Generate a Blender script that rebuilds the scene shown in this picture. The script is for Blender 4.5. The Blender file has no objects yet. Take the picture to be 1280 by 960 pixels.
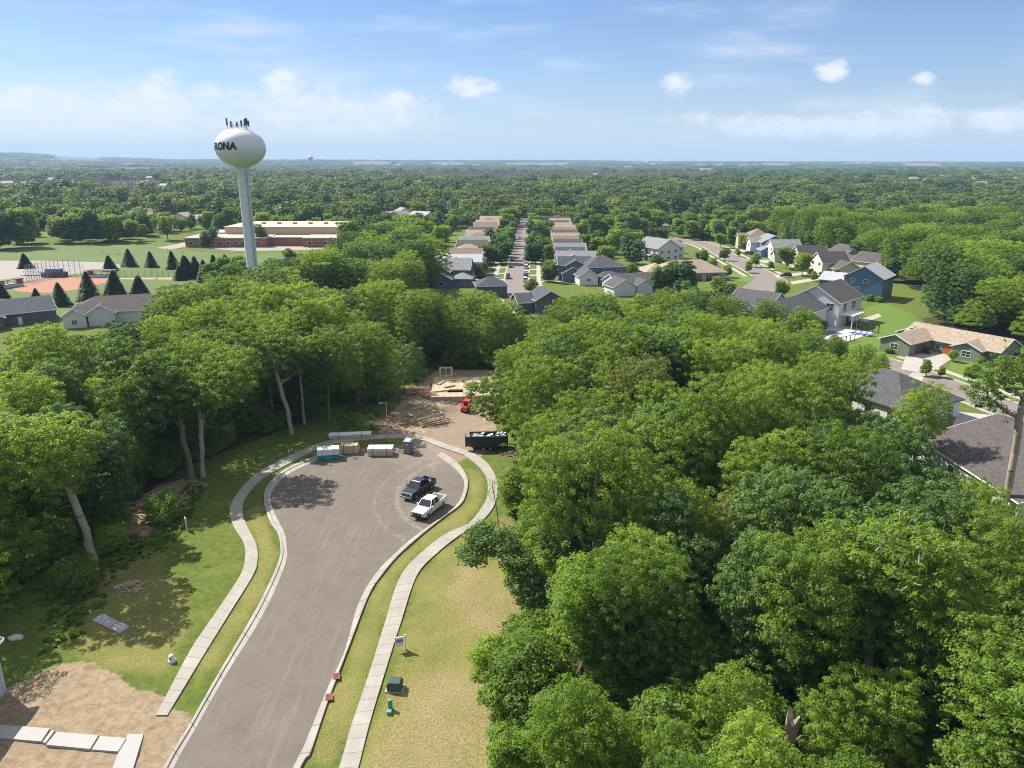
import bpy, bmesh, math, random
import numpy as np
from mathutils import Vector, Matrix, Euler, geometry
R = math.radians
scene = bpy.context.scene
COL = scene.collection
# ------------------------------------------------------------------ camera
H = 44.0
F = 930.0                      # focal length in pixels of the 1280 px wide photograph
PITCH = math.atan(279 / F)
SP, CP = math.sin(PITCH), math.cos(PITCH)
cam_d = bpy.data.cameras.new('camera')
cam_d.sensor_width = 36.0
cam_d.lens = 36.0 * F / 1280.0
cam_d.clip_start = 0.5
cam_d.clip_end = 60000.0
cam = bpy.data.objects.new('camera', cam_d)
cam.location = (0, 0, H)
cam.rotation_euler = (math.pi / 2 - PITCH, 0, 0)
COL.objects.link(cam)
scene.camera = cam
# ------------------------------------------------------------------ light
SUN_EL = R(47)
SUN_DIR = Vector((-0.82, 0.57, 0)).normalized()      # horizontal direction towards the sun
world = bpy.data.worlds.new('World')
scene.world = world
world.use_nodes = True
wn, wl = world.node_tree.nodes, world.node_tree.links
wn.clear()


def wmath(op, a, b=None, c=None, clamp=False):
    n = wn.new('ShaderNodeMath'); n.operation = op; n.use_clamp = clamp
    for i, v in enumerate((a, b, c)):
        if v is None: continue
        if isinstance(v, (int, float)): n.inputs[i].default_value = v
        else: wl.new(v, n.inputs[i])
    return n.outputs[0]


sky = wn.new('ShaderNodeTexSky')
sky.sky_type = 'NISHITA'
sky.sun_disc = False
sky.sun_elevation = SUN_EL
sky.sun_rotation = math.atan2(SUN_DIR.x, SUN_DIR.y)
sky.air_density = 1.0
sky.dust_density = 0.2
sky.ozone_density = 2.2
geo = wn.new('ShaderNodeTexCoord')
sep = wn.new('ShaderNodeSeparateXYZ'); wl.new(geo.outputs['Generated'], sep.inputs[0])
az = wmath('ARCTAN2', sep.outputs[0], sep.outputs[1])
el = wmath('ARCSINE', sep.outputs[2])
comb = wn.new('ShaderNodeCombineXYZ'); wl.new(az, comb.inputs[0]); wl.new(wmath('MULTIPLY', el, 1.5), comb.inputs[1])


def wnoise(scale, detail, rough=0.55, off=0.0):
    n = wn.new('ShaderNodeTexNoise'); n.inputs['Scale'].default_value = scale
    n.inputs['Detail'].default_value = detail; n.inputs['Roughness'].default_value = rough
    m = wn.new('ShaderNodeVectorMath'); m.operation = 'ADD'; m.inputs[1].default_value = (off, off * 1.7, 0)
    wl.new(comb.outputs[0], m.inputs[0]); wl.new(m.outputs[0], n.inputs['Vector'])
    return n.outputs['Fac']


n1 = wnoise(30, 8, 0.62)
n2 = wnoise(7, 5, 0.6, 3.1)
# cumulus heaps: (azimuth, elevation of the base, half width, height) in radians, read as bearings in the sky
HEAPS = [(-.54, .045, .10, .022), (-.42, .050, .07, .035), (-.64, .040, .08, .020), (-.27, .060, .06, .035), (-.21, .045, .11, .022),
         (-.05, .085, .035, .015), (.205, .085, .022, .014), (.33, .038, .10, .016), (.44, .040, .10, .016), (.55, .038, .05, .014),
         (.379, .096, .020, .012), (.475, .084, .015, .007), (.62, .040, .05, .014), (-.14, .070, .020, .010), (-.50, .044, .17, .026), (.40, .036, .19, .020), (-.23, .050, .14, .028)]
cl = None
for a0, e0, hw, hh in HEAPS:
    dx = wmath('DIVIDE', wmath('SUBTRACT', az, a0), hw)
    dy = wmath('DIVIDE', wmath('SUBTRACT', el, e0 + hh * .3), hh)
    r2 = wmath('ADD', wmath('MULTIPLY', dx, dx), wmath('MULTIPLY', dy, dy))
    v = wmath('SUBTRACT', 1.0, r2)
    cl = v if cl is None else wmath('MAXIMUM', cl, v)
cl = wmath('ADD', cl, wmath('MULTIPLY', wmath('SUBTRACT', n1, .5), 4.6))
cl = wmath('ADD', cl, wmath('MULTIPLY', wmath('SUBTRACT', n2, .5), 1.4))
mr = wn.new('ShaderNodeMapRange'); mr.interpolation_type = 'SMOOTHSTEP'
mr.inputs['From Min'].default_value = -0.5; mr.inputs['From Max'].default_value = 1.45
wl.new(cl, mr.inputs['Value'])
n3 = wn.new('ShaderNodeTexNoise'); n3.inputs['Scale'].default_value = 5.0; n3.inputs['Detail'].default_value = 6
cm2 = wn.new('ShaderNodeCombineXYZ'); wl.new(az, cm2.inputs[0]); wl.new(wmath('MULTIPLY', el, 5.0), cm2.inputs[1]); wl.new(cm2.outputs[0], n3.inputs['Vector'])
mr2 = wn.new('ShaderNodeMapRange'); mr2.interpolation_type = 'SMOOTHSTEP'
mr2.inputs['From Min'].default_value = 0.47; mr2.inputs['From Max'].default_value = 0.8
wl.new(n3.outputs['Fac'], mr2.inputs['Value'])
cirrus = wmath('MULTIPLY', mr2.outputs[0], 0.55)
fill_veil = wn.new('ShaderNodeMapRange'); fill_veil.interpolation_type = 'SMOOTHSTEP'
fill_veil.inputs['From Min'].default_value = 0.30; fill_veil.inputs['From Max'].default_value = 0.75; fill_veil.inputs['To Max'].default_value = 0.66
wl.new(el, fill_veil.inputs['Value'])                      # unseen bright layer overhead, added for soft fill light
cfac = wmath('MAXIMUM', wmath('MAXIMUM', wmath('MULTIPLY', mr.outputs[0], 0.97), cirrus), fill_veil.outputs[0])
hs = wn.new('ShaderNodeHueSaturation'); hs.inputs['Saturation'].default_value = 1.12; hs.inputs['Value'].default_value = 1.0
wl.new(sky.outputs[0], hs.inputs['Color'])
mix = wn.new('ShaderNodeMix'); mix.data_type = 'RGBA'
tn = wn.new('ShaderNodeMix'); tn.data_type = 'RGBA'; tn.blend_type = 'MULTIPLY'; tn.inputs['Factor'].default_value = 1
tn.inputs['B'].default_value = (.84, .86, 1.04, 1); wl.new(hs.outputs[0], tn.inputs['A'])
wl.new(cfac, mix.inputs['Factor']); wl.new(tn.outputs['Result'], mix.inputs['A'])
mix.inputs['B'].default_value = (8.4, 8.4, 8.7, 1)
bg = wn.new('ShaderNodeBackground'); bg.inputs['Strength'].default_value = 0.06
wl.new(mix.outputs['Result'], bg.inputs['Color'])
wo = wn.new('ShaderNodeOutputWorld'); wl.new(bg.outputs[0], wo.inputs['Surface'])

sun_d = bpy.data.lights.new('sun', 'SUN')
sun_d.energy = 4.8
sun_d.angle = R(0.53)
sun_d.color = (1.0, 0.95, 0.86)
sun = bpy.data.objects.new('sun', sun_d)
sun.location = (-60, 60, 120)
LD = -(SUN_DIR * math.cos(SUN_EL) + Vector((0, 0, math.sin(SUN_EL))))
sun.rotation_euler = LD.to_track_quat('-Z', 'Y').to_euler()
COL.objects.link(sun)
vs = scene.view_settings
vs.view_transform = 'Standard'; vs.look = 'None'; vs.gamma = 1.0; vs.use_curve_mapping = False
vs.exposure = 1.0
scene.render.engine = 'CYCLES'
cy = scene.cycles
cy.use_denoising = True
cy.max_bounces = 6; cy.diffuse_bounces = 4; cy.glossy_bounces = 2; cy.transmission_bounces = 3; cy.volume_bounces = 0
cy.transparent_max_bounces = 4
cy.caustics_reflective = False; cy.caustics_refractive = False
cy.use_adaptive_sampling = False
cy.denoiser = 'OPENIMAGEDENOISE'; cy.denoising_input_passes = 'RGB_ALBEDO_NORMAL'; cy.denoising_prefilter = 'NONE'
cy.pixel_filter_type = 'BLACKMAN_HARRIS'; cy.filter_width = 1.0
scene.render.use_persistent_data = False


def P(px, py, z=0.0):
    """Point at height z seen at pixel (px, py) of the 1280x960 photograph (used to survey the place)."""
    dx, dy = (px - 640) / F, (py - 480) / F
    d = (H - z) / (SP + dy * CP)
    return Vector((dx * d, d * (CP - dy * SP), z))


def G(pts):
    return [P(*p).xy.to_tuple() for p in pts]


# ------------------------------------------------------------------ materials
MATS = {}


def mat(name, color, rough=0.7, metal=0.0, var=0.12, scale=1.5, bump=0.0, bscale=None, spec=0.3, coat=0.0, space='Object'):
    """Plain procedural material: colour with soft noise variation, some bump."""
    if name in MATS: return MATS[name]
    m = bpy.data.materials.new(name); m.use_nodes = True
    nt = m.node_tree; nt.nodes.clear(); N, L = nt.nodes, nt.links
    out = N.new('ShaderNodeOutputMaterial'); b = N.new('ShaderNodeBsdfPrincipled')
    L.new(b.outputs[0], out.inputs[0])
    b.inputs['Roughness'].default_value = rough; b.inputs['Metallic'].default_value = metal
    b.inputs['Specular IOR Level'].default_value = spec
    if coat: b.inputs['Coat Weight'].default_value = coat; b.inputs['Coat Roughness'].default_value = 0.05
    tc = N.new('ShaderNodeTexCoord')
    n = N.new('ShaderNodeTexNoise'); n.inputs['Scale'].default_value = scale; n.inputs['Detail'].default_value = 5
    L.new(tc.outputs[space], n.inputs['Vector'])
    mx = N.new('ShaderNodeMix'); mx.data_type = 'RGBA'
    c = color
    mx.inputs['A'].default_value = (c[0] * (1 - var), c[1] * (1 - var), c[2] * (1 - var), 1)
    mx.inputs['B'].default_value = (min(1, c[0] * (1 + var)), min(1, c[1] * (1 + var)), min(1, c[2] * (1 + var)), 1)
    L.new(n.outputs['Fac'], mx.inputs['Factor']); L.new(mx.outputs['Result'], b.inputs['Base Color'])
    if bump:
        bp = N.new('ShaderNodeBump'); bp.inputs['Strength'].default_value = bump; bp.inputs['Distance'].default_value = 0.05
        n2 = N.new('ShaderNodeTexNoise'); n2.inputs['Scale'].default_value = bscale or scale * 6; n2.inputs['Detail'].default_value = 4
        L.new(tc.outputs[space], n2.inputs['Vector']); L.new(n2.outputs['Fac'], bp.inputs['Height']); L.new(bp.outputs[0], b.inputs['Normal'])
    MATS[name] = m
    return m


def lined(name, color, pitch, axis='Z', rough=0.7, depth=0.6, var=0.1, dark=0.75, jitter=0.0):
    """Siding, shingles or planks: courses across one axis of the object."""
    m = mat(name, color, rough, var=var, scale=2.0)
    if m.get('lined'): return m
    m['lined'] = True
    N, L = m.node_tree.nodes, m.node_tree.links
    b = next(n for n in N if n.type == 'BSDF_PRINCIPLED')
    tc = next(n for n in N if n.type == 'TEX_COORD')
    mx = next(n for n in N if n.type == 'MIX')
    sp = N.new('ShaderNodeSeparateXYZ'); L.new(tc.outputs['Object'], sp.inputs[0])
    dv = N.new('ShaderNodeMath'); dv.operation = 'DIVIDE'; dv.inputs[1].default_value = pitch
    L.new(sp.outputs['XYZ'.index(axis)], dv.inputs[0])
    fr = N.new('ShaderNodeMath'); fr.operation = 'FRACT'; L.new(dv.outputs[0], fr.inputs[0])
    mr = N.new('ShaderNodeMapRange'); mr.inputs['From Max'].default_value = 0.25; mr.inputs['To Min'].default_value = dark
    L.new(fr.outputs[0], mr.inputs['Value'])
    mu = N.new('ShaderNodeMix'); mu.data_type = 'RGBA'; mu.blend_type = 'MULTIPLY'; mu.inputs['Factor'].default_value = 1
    L.new(mx.outputs['Result'], mu.inputs['A']); L.new(mr.outputs[0], mu.inputs['B'])
    last = mu.outputs['Result']
    if jitter:
        vn = N.new('ShaderNodeTexVoronoi'); vn.inputs['Scale'].default_value = 2.6
        L.new(tc.outputs['Object'], vn.inputs['Vector'])
        mr3 = N.new('ShaderNodeMapRange'); mr3.inputs['To Min'].default_value = 1 - jitter; mr3.inputs['To Max'].default_value = 1 + jitter
        s3 = N.new('ShaderNodeSeparateColor'); L.new(vn.outputs['Color'], s3.inputs[0]); L.new(s3.outputs[0], mr3.inputs['Value'])
        m3 = N.new('ShaderNodeMix'); m3.data_type = 'RGBA'; m3.blend_type = 'MULTIPLY'; m3.inputs['Factor'].default_value = 1
        L.new(last, m3.inputs['A']); L.new(mr3.outputs[0], m3.inputs['B']); last = m3.outputs['Result']
    L.new(last, b.inputs['Base Color'])
    return m


def leaf_mat(name, c0, c1, trans=0.45, tcol=None):
    m = bpy.data.materials.new(name); m.use_nodes = True
    nt = m.node_tree; nt.nodes.clear(); N, L = nt.nodes, nt.links
    out = N.new('ShaderNodeOutputMaterial')
    at = N.new('ShaderNodeAttribute'); at.attribute_name = 'tint'
    oi = N.new('ShaderNodeObjectInfo')
    ad = N.new('ShaderNodeMath'); ad.operation = 'MULTIPLY_ADD'; ad.inputs[1].default_value = 0.55
    L.new(at.outputs['Fac'], ad.inputs[0])
    sc_ = N.new('ShaderNodeMath'); sc_.operation = 'MULTIPLY'; sc_.inputs[1].default_value = 0.8
    L.new(oi.outputs['Random'], sc_.inputs[0]); L.new(sc_.outputs[0], ad.inputs[2])
    rp = N.new('ShaderNodeMix'); rp.data_type = 'RGBA'; rp.inputs['A'].default_value = (*c0, 1); rp.inputs['B'].default_value = (*c1, 1)
    L.new(ad.outputs[0], rp.inputs['Factor'])
    d = N.new('ShaderNodeBsdfPrincipled'); d.inputs['Roughness'].default_value = 0.55; d.inputs['Specular IOR Level'].default_value = 0.12 if 'needle' in name else 0.3
    L.new(rp.outputs['Result'], d.inputs['Base Color'])
    t = N.new('ShaderNodeBsdfTranslucent')
    tm = N.new('ShaderNodeMix'); tm.data_type = 'RGBA'; tm.blend_type = 'MULTIPLY'; tm.inputs['Factor'].default_value = 1
    L.new(rp.outputs['Result'], tm.inputs['A']); tm.inputs['B'].default_value = (*(tcol or (1.9, 1.7, 0.8)), 1)
    L.new(tm.outputs['Result'], t.inputs['Color'])
    ms = N.new('ShaderNodeMixShader'); ms.inputs[0].default_value = trans
    L.new(d.outputs[0], ms.inputs[1]); L.new(t.outputs[0], ms.inputs[2]); L.new(ms.outputs[0], out.inputs[0])
    MATS[name] = m
    return m


M_LEAF = leaf_mat('leaf_green', (.050, .120, .015), (.200, .300, .040), trans=.5)
M_LEAF2 = leaf_mat('leaf_dark', (.036, .096, .022), (.120, .210, .052), trans=.42)
M_LEAF3 = leaf_mat('leaf_bright', (.088, .178, .020), (.215, .325, .042), trans=.5)
M_FAR1 = leaf_mat('leaf_far', (.042, .100, .020), (.150, .225, .042), trans=.4)
M_FAR2 = leaf_mat('leaf_far_deep', (.026, .070, .020), (.090, .150, .040), trans=.35)
M_FAR3 = leaf_mat('leaf_far_bright', (.065, .125, .020), (.165, .225, .040), trans=.4)
M_LEAF4 = leaf_mat('leaf_olive', (.068, .118, .024), (.205, .240, .066), trans=.5)
M_NEEDLE = leaf_mat('needle_green', (.022, .055, .022), (.058, .105, .04), trans=.2)
M_BARK = mat('bark', (.17, .14, .105), .9, var=.4, scale=5, bump=.6, bscale=14)
M_BARKP = mat('bark_pale', (.34, .29, .22), .9, var=.4, scale=4, bump=.6, bscale=12)


# ------------------------------------------------------------------ helpers
def tag(o, label=None, cat=None, group=None, kind=None):
    if label: o['label'] = label
    if cat: o['category'] = cat
    if group: o['group'] = group
    if kind: o['kind'] = kind
    return o


def empty(name, loc, label, cat, group=None, rz=0.0):
    o = bpy.data.objects.new(name, None); o.empty_display_size = .3
    o.location = loc; o.rotation_euler = (0, 0, rz); COL.objects.link(o)
    return tag(o, label, cat, group)


def copy_tree(o, parent=None):
    c = o.copy(); COL.objects.link(c)
    if parent is not None: c.parent = parent
    for ch in list(o.children): copy_tree(ch, c)
    return c


class MB:
    """Collects faces, then links them as ONE mesh object."""
    def __init__(s): s.v = []; s.f = []

    def add(s, vs_, fs):
        b = len(s.v); s.v += [tuple(v) for v in vs_]; s.f += [tuple(b + i for i in f) for f in fs]; return s

    def box(s, x0, x1, y0, y1, z0, z1, M=None):
        vs_ = [Vector((x, y, z)) for z in (z0, z1) for y in (y0, y1) for x in (x0, x1)]
        if M is not None: vs_ = [M @ v for v in vs_]
        return s.add(vs_, [(0, 2, 3, 1), (4, 5, 7, 6), (0, 1, 5, 4), (2, 6, 7, 3), (0, 4, 6, 2), (1, 3, 7, 5)])

    def bar(s, a, b, w, h=None, up=Vector((0, 0, 1))):
        a, b = Vector(a), Vector(b); d = b - a; L = d.length
        if L < 1e-6: return s
        q = d.to_track_quat('X', 'Z'); h = h or w
        M = Matrix.Translation(a) @ q.to_matrix().to_4x4()
        return s.box(0, L, -w / 2, w / 2, -h / 2, h / 2, M)

    def tube(s, pts, rad, n=8, cap=True):
        rings = []; pts = [Vector(p) for p in pts]
        if not isinstance(rad, (list, tuple)): rad = [rad] * len(pts)
        for i, p in enumerate(pts):
            t = (pts[min(i + 1, len(pts) - 1)] - pts[max(i - 1, 0)]).normalized()
            u = t.cross(Vector((0, 1, 0)) if abs(t.y) < .9 else Vector((1, 0, 0))).normalized(); w = t.cross(u)
            rings.append([p + (u * math.cos(2 * math.pi * k / n) + w * math.sin(2 * math.pi * k / n)) * rad[i] for k in range(n)])
        vs_ = [v for r in rings for v in r]; fs = []
        for i in range(len(pts) - 1):
            for k in range(n):
                fs.append((i * n + k, i * n + (k + 1) % n, (i + 1) * n + (k + 1) % n, (i + 1) * n + k))
        if cap: fs.append(tuple(range(n))[::-1]); fs.append(tuple((len(pts) - 1) * n + k for k in range(n)))
        return s.add(vs_, fs)

    def lathe(s, prof, n=32, c=(0, 0, 0)):
        vs_ = [(c[0] + r * math.cos(2 * math.pi * k / n), c[1] + r * math.sin(2 * math.pi * k / n), c[2] + z) for r, z in prof for k in range(n)]
        fs = [(i * n + k, i * n + (k + 1) % n, (i + 1) * n + (k + 1) % n, (i + 1) * n + k) for i in range(len(prof) - 1) for k in range(n)]
        return s.add(vs_, fs)

    def prof(s, pts):
        """Solid from a closed side profile of (x, z, half width)."""
        n = len(pts)
        vs_ = [(x, -w, z) for x, z, w in pts] + [(x, w, z) for x, z, w in pts]
        fs = [tuple(range(n)), tuple(range(n, 2 * n))[::-1]] + [(i, i + n, (i + 1) % n + n, (i + 1) % n) for i in range(n)]
        return s.add(vs_, fs)

    def poly(s, pts, z0, z1):
        """Prism over a ground polygon."""
        n = len(pts)
        tri = geometry.tessellate_polygon([[Vector((p[0], p[1], 0)) for p in pts]])
        vs_ = [(p[0], p[1], z0) for p in pts] + [(p[0], p[1], z1) for p in pts]
        fs = [tuple(n + i for i in t) for t in tri] + [(i, (i + 1) % n, (i + 1) % n + n, i + n) for i in range(n)]
        return s.add(vs_, fs)

    def build(s, name, m, parent=None, smooth=False, bevel=0.0, normals=True):
        me = bpy.data.meshes.new(name); me.from_pydata(s.v, [], s.f); me.validate()
        if normals:
            bm = bmesh.new(); bm.from_mesh(me); bmesh.ops.recalc_face_normals(bm, faces=bm.faces); bm.to_mesh(me); bm.free()
        if m: me.materials.append(m)
        if smooth:
            for p in me.polygons: p.use_smooth = True
        o = bpy.data.objects.new(name, me); COL.objects.link(o)
        if parent is not None: o.parent = parent
        if bevel:
            bv = o.modifiers.new('bevel', 'BEVEL'); bv.width = bevel; bv.segments = 2; bv.limit_method = 'ANGLE'; bv.angle_limit = R(35)
        return o


def resample(pts, n):
    """Catmull-Rom through the points, n samples evenly spaced along it."""
    p = [Vector(q) for q in pts]; dense = []
    for i in range(len(p) - 1):
        p0, p1, p2, p3 = p[max(i - 1, 0)], p[i], p[i + 1], p[min(i + 2, len(p) - 1)]
        for k in range(16):
            t = k / 16
            dense.append(.5 * ((2 * p1) + (p2 - p0) * t + (2 * p0 - 5 * p1 + 4 * p2 - p3) * t * t + (3 * p1 - p0 - 3 * p2 + p3) * t ** 3))
    dense.append(p[-1])
    L = [0.0]
    for i in range(1, len(dense)): L.append(L[-1] + (dense[i] - dense[i - 1]).length)
    out = []; j = 0
    for k in range(n):
        s = L[-1] * k / (n - 1)
        while j < len(L) - 2 and L[j + 1] < s: j += 1
        t = (s - L[j]) / max(1e-9, L[j + 1] - L[j])
        out.append(dense[j].lerp(dense[j + 1], min(1, t)))
    return out


def ribbon(name, a, b, sec, m, n=None):
    """Strip between two ground lines with a cross-section of (fraction across, height)."""
    la = sum((Vector(a[i + 1]) - Vector(a[i])).length for i in range(len(a) - 1))
    n = n or max(8, int(la / 0.7))
    A, B = resample(a, n), resample(b, n); k = len(sec)
    vs_ = []; S = []; s = 0
    for i in range(n):
        if i: s += ((A[i] + B[i]) / 2 - (A[i - 1] + B[i - 1]) / 2).length
        for f, z in sec:
            q = A[i].lerp(B[i], f); vs_.append((q.x, q.y, z)); S.append(s)
    fs = [(i * k + j, i * k + j + 1, (i + 1) * k + j + 1, (i + 1) * k + j) for i in range(n - 1) for j in range(k - 1)]
    mb = MB(); mb.add(vs_, fs); o = mb.build(name, m)
    at = o.data.attributes.new('run', 'FLOAT', 'POINT'); at.data.foreach_set('value', S)
    return tag(o, kind='structure')


def sheet(name, pts, z, m):
    tri = geometry.tessellate_polygon([[Vector((p[0], p[1], 0)) for p in pts]])
    mb = MB(); mb.add([(p[0], p[1], z) for p in pts], tri)
    o = mb.build(name, m)
    for p in o.data.polygons:
        if p.normal.z < 0: p.flip()
    return tag(o, kind='structure')


def inside(X, Y, poly):
    c = np.zeros(X.shape, bool); n = len(poly)
    for i in range(n):
        x0, y0 = poly[i]; x1, y1 = poly[(i + 1) % n]
        if y0 == y1: continue
        m = (y0 > Y) != (y1 > Y)
        c ^= m & (X < (x1 - x0) * (Y - y0) / (y1 - y0) + x0)
    return c


def vnoise(x, y, seed=0):
    """Smooth value noise, vectorised."""
    xi, yi = np.floor(x).astype(np.int64), np.floor(y).astype(np.int64); fx, fy = x - xi, y - yi
    fx, fy = fx * fx * (3 - 2 * fx), fy * fy * (3 - 2 * fy)

    def h(a, b):
        n = (a * 374761393 + b * 668265263 + seed * 974634777) & 0x7fffffff
        n = ((n ^ (n >> 13)) * 1274126177) & 0x7fffffff
        return ((n ^ (n >> 16)) & 0xffff) / 65535.0
    return (h(xi, yi) * (1 - fx) + h(xi + 1, yi) * fx) * (1 - fy) + (h(xi, yi + 1) * (1 - fx) + h(xi + 1, yi + 1) * fx) * fy
# ------------------------------------------------------------------ the plan of the place (surveyed)
ASPH_L = [(-23.4, 20), (-25.0, 35)] + G([(217, 960), (245, 910), (282, 845), (320, 784), (338, 750), (352, 718), (359, 695), (358, 680), (356, 667), (347, 649), (339, 630), (341, 613), (360, 593), (400, 574.5), (450, 560.5), (500, 556.5), (535, 561)])
KERB_L = [(-24.1, 20), (-25.6, 35)] + G([(205, 960), (235, 910), (269, 850), (306, 787), (324, 755), (341, 720), (350, 696), (350, 680), (347, 667), (337, 652), (330, 627), (335, 607), (357, 587), (397, 570), (450, 556), (500, 552), (540, 556)])
ASPH_R = [(-18.1, 20), (-17.2, 35)] + G([(366, 960), (380, 932), (405, 870), (430, 815), (447, 757), (467, 720), (490, 695), (517, 671), (540, 655), (565, 637), (577, 620), (580, 602), (570, 587), (556, 576), (546, 569)])
KERB_R = [(-17.5, 20), (-16.6, 35)] + G([(376, 960), (387, 945), (411, 875), (437, 807), (461, 745), (477, 720), (498, 695), (527, 669), (555, 647), (575, 632), (582, 620), (585, 602), (577, 585), (565, 574), (553, 566)])
WALK_LO = G([(195, 895), (237, 815), (267, 770), (300, 720), (306, 700), (305, 680), (292, 658), (287, 639), (294, 621), (316, 596), (353, 574), (400, 554), (440, 546), (500, 543), (530, 546), (560, 556), (592, 566)])
WALK_LI = G([(209, 895), (250, 827), (287, 767), (316, 720), (322, 700), (320, 680), (309, 658), (303, 639), (308, 621), (328, 599), (359, 581), (400, 561), (440, 552), (490, 548), (525, 550), (550, 559), (580, 569)])
WALK_RI = [(-13.3, 20), (-13.2, 35)] + G([(424, 960), (440, 905), (462, 840), (480, 782), (501, 720), (530, 688), (560, 666), (585, 655), (602, 635), (609, 620), (609, 602), (600, 585), (580, 569)])
WALK_RO = [(-11.8, 20), (-11.7, 35)] + G([(448, 960), (462, 905), (480, 845), (500, 782), (521, 720), (545, 693), (575, 669), (597, 656), (613, 640), (621, 622), (621, 600), (610, 580), (592, 566)])
RIGHT_WOOD = [(4, 22), (60, 22), (56, 60), (50, 78), (48, 95), (50, 112), (55, 125), (58, 145), (66, 158), (66, 172), (58, 180), (45, 188), (20, 190), (10, 178), (0, 166), (1, 130), (2, 112), (4, 104), (6, 90), (6, 75), (4.5, 55), (5, 40)]
LEFT_WOOD = [(-52, 58), (-53, 76), (-51, 90), (-49, 103), (-41, 116), (-36, 124), (-34, 142), (-30, 146), (-26, 158), (-2, 158), (0, 166), (10, 178), (-5, 186), (-36, 202), (-66, 204), (-78, 186), (-76, 165), (-92, 143), (-105, 120), (-105, 50), (-60, 50)]
MID_WOOD = [(-76, 236), (-56, 206), (-34, 205), (-28, 232), (-36, 300), (-62, 345), (-80, 330), (-85, 275)]
EAST_WOOD = [(136, 222), (119, 213), (116, 203), (119, 190), (126, 178), (130, 166), (150, 160), (210, 190), (330, 330), (330, 430), (190, 440), (150, 430), (148, 330), (158, 305), (143, 265), (148, 240)]
DIRT_A = G([(-120, 870), (-20, 872), (30, 850), (70, 830), (110, 824), (150, 845), (170, 862), (205, 868), (212, 885), (238, 888), (245, 905), (215, 955), (150, 990), (-200, 990)])
DIRT_B = G([(470, 541), (490, 515), (520, 480), (548, 462), (640, 462), (650, 480), (618, 520), (620, 540), (600, 575), (570, 560), (540, 553), (500, 543)])
GRAVEL = G([(528, 549), (545, 535), (557, 515), (560, 505), (610, 500), (602, 530), (594, 555), (588, 568), (572, 580), (552, 574), (530, 566), (505, 560), (500, 556)])
DIRT_C = G([(150, 640), (200, 605), (235, 597), (262, 606), (232, 625), (190, 672), (150, 668)])
DRY_R = [(-11.8, 18), (-11.7, 35)] + G([(448, 960), (480, 845), (500, 782), (521, 720), (545, 693), (597, 656), (640, 640), (660, 700), (665, 780), (640, 850), (640, 960)]) + [(3, 18)]
STRAW = G([(470, 905), (500, 850), (560, 830), (620, 840), (645, 900), (640, 1000), (440, 1000)])
STRAW2 = G([(545, 735), (580, 700), (640, 720), (665, 760), (630, 800), (580, 790)])
DRY_L = G([(110, 700), (205, 690), (232, 735), (240, 790), (205, 850), (140, 842), (90, 822), (100, 760)])
VERGE_R = G([(380, 960), (437, 807), (470, 725), (527, 669), (580, 630), (585, 600), (577, 585), (600, 585), (609, 602), (608, 620), (585, 655), (530, 688), (501, 720), (462, 840), (424, 960)])
VERGE_L = G([(215, 900), (306, 787), (350, 700), (337, 652), (330, 627), (304, 640), (309, 658), (322, 690), (316, 720), (250, 827)])
LUSH = [G([(1036, 438), (1094, 417), (1085, 400), (1080, 385), (1104, 378), (1135, 390), (1150, 402), (1120, 418), (1092, 440), (1082, 462), (1060, 452)]),
        G([(1096, 438), (1130, 447), (1122, 462), (1145, 470), (1130, 484), (1088, 462)]), G([(1178, 466), (1192, 450), (1216, 452), (1256, 470), (1300, 490), (1320, 540), (1236, 492)]),
        G([(1080, 566), (1096, 545), (1150, 552), (1190, 600), (1150, 612)])]

# ------------------------------------------------------------------ ground
def axis_steps(fine0, fine1, step, lo, hi, grow=1.12):
    a = list(np.arange(fine0, fine1 + step / 2, step)); s = step
    while a[-1] < hi: s = min(s * grow, 700); a.append(a[-1] + s)
    s = step; b = []
    x = fine0
    while x > lo: s = min(s * grow, 700); x -= s; b.append(x)
    return np.array(b[::-1] + a)


gx = axis_steps(-72, 128, .5, -13000, 13000)
gy = axis_steps(22, 252, .5, -120, 15000)
GX, GY = np.meshgrid(gx, gy)


def hill(X, Y):
    rad = np.hypot(X, Y); a = np.arctan2(X, Y)
    ridge = np.interp(a, [-.9, -.62, -.56, -.5, -.42, -.2, .0, .3, .6, .9], [90, 88, 78, 52, 40, 30, 26, 18, 14, 14])
    t = np.clip((rad - 3500) / 5000, 0, 1); t = t * t * (3 - 2 * t)
    wob = .55 + .9 * vnoise(X / 900, Y / 900, 5)
    bk = np.clip((rad - 1500) / 2000, 0, 1) * 14 * (vnoise(X / 600, Y / 600, 9) - .5)
    return ridge * t * wob + bk * (1 - t * .5)


micro = ((GX < 57) & (GY < 172)) * ((vnoise(GX / 3.1, GY / 3.1, 1) - .5) * .22 + (vnoise(GX / 1.1, GY / 1.1, 2) - .5) * .10)
paved = np.zeros(GX.shape, bool)
for a, b in ((WALK_LO, WALK_LI), (WALK_RI, WALK_RO), (ASPH_L, ASPH_R)):
    paved |= inside(GX, GY, a + b[::-1])
paved |= inside(GX, GY, KERB_L + ASPH_L[::-1]) | inside(GX, GY, KERB_R + ASPH_R[::-1])


def soft(mask, it):
    m = mask.astype(np.float32)
    for _ in range(it):
        q = np.pad(m, 1, mode='edge')
        m = (q[1:-1, 1:-1] * 2 + q[:-2, 1:-1] + q[2:, 1:-1] + q[1:-1, :-2] + q[1:-1, 2:]) / 6
    return m


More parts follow.
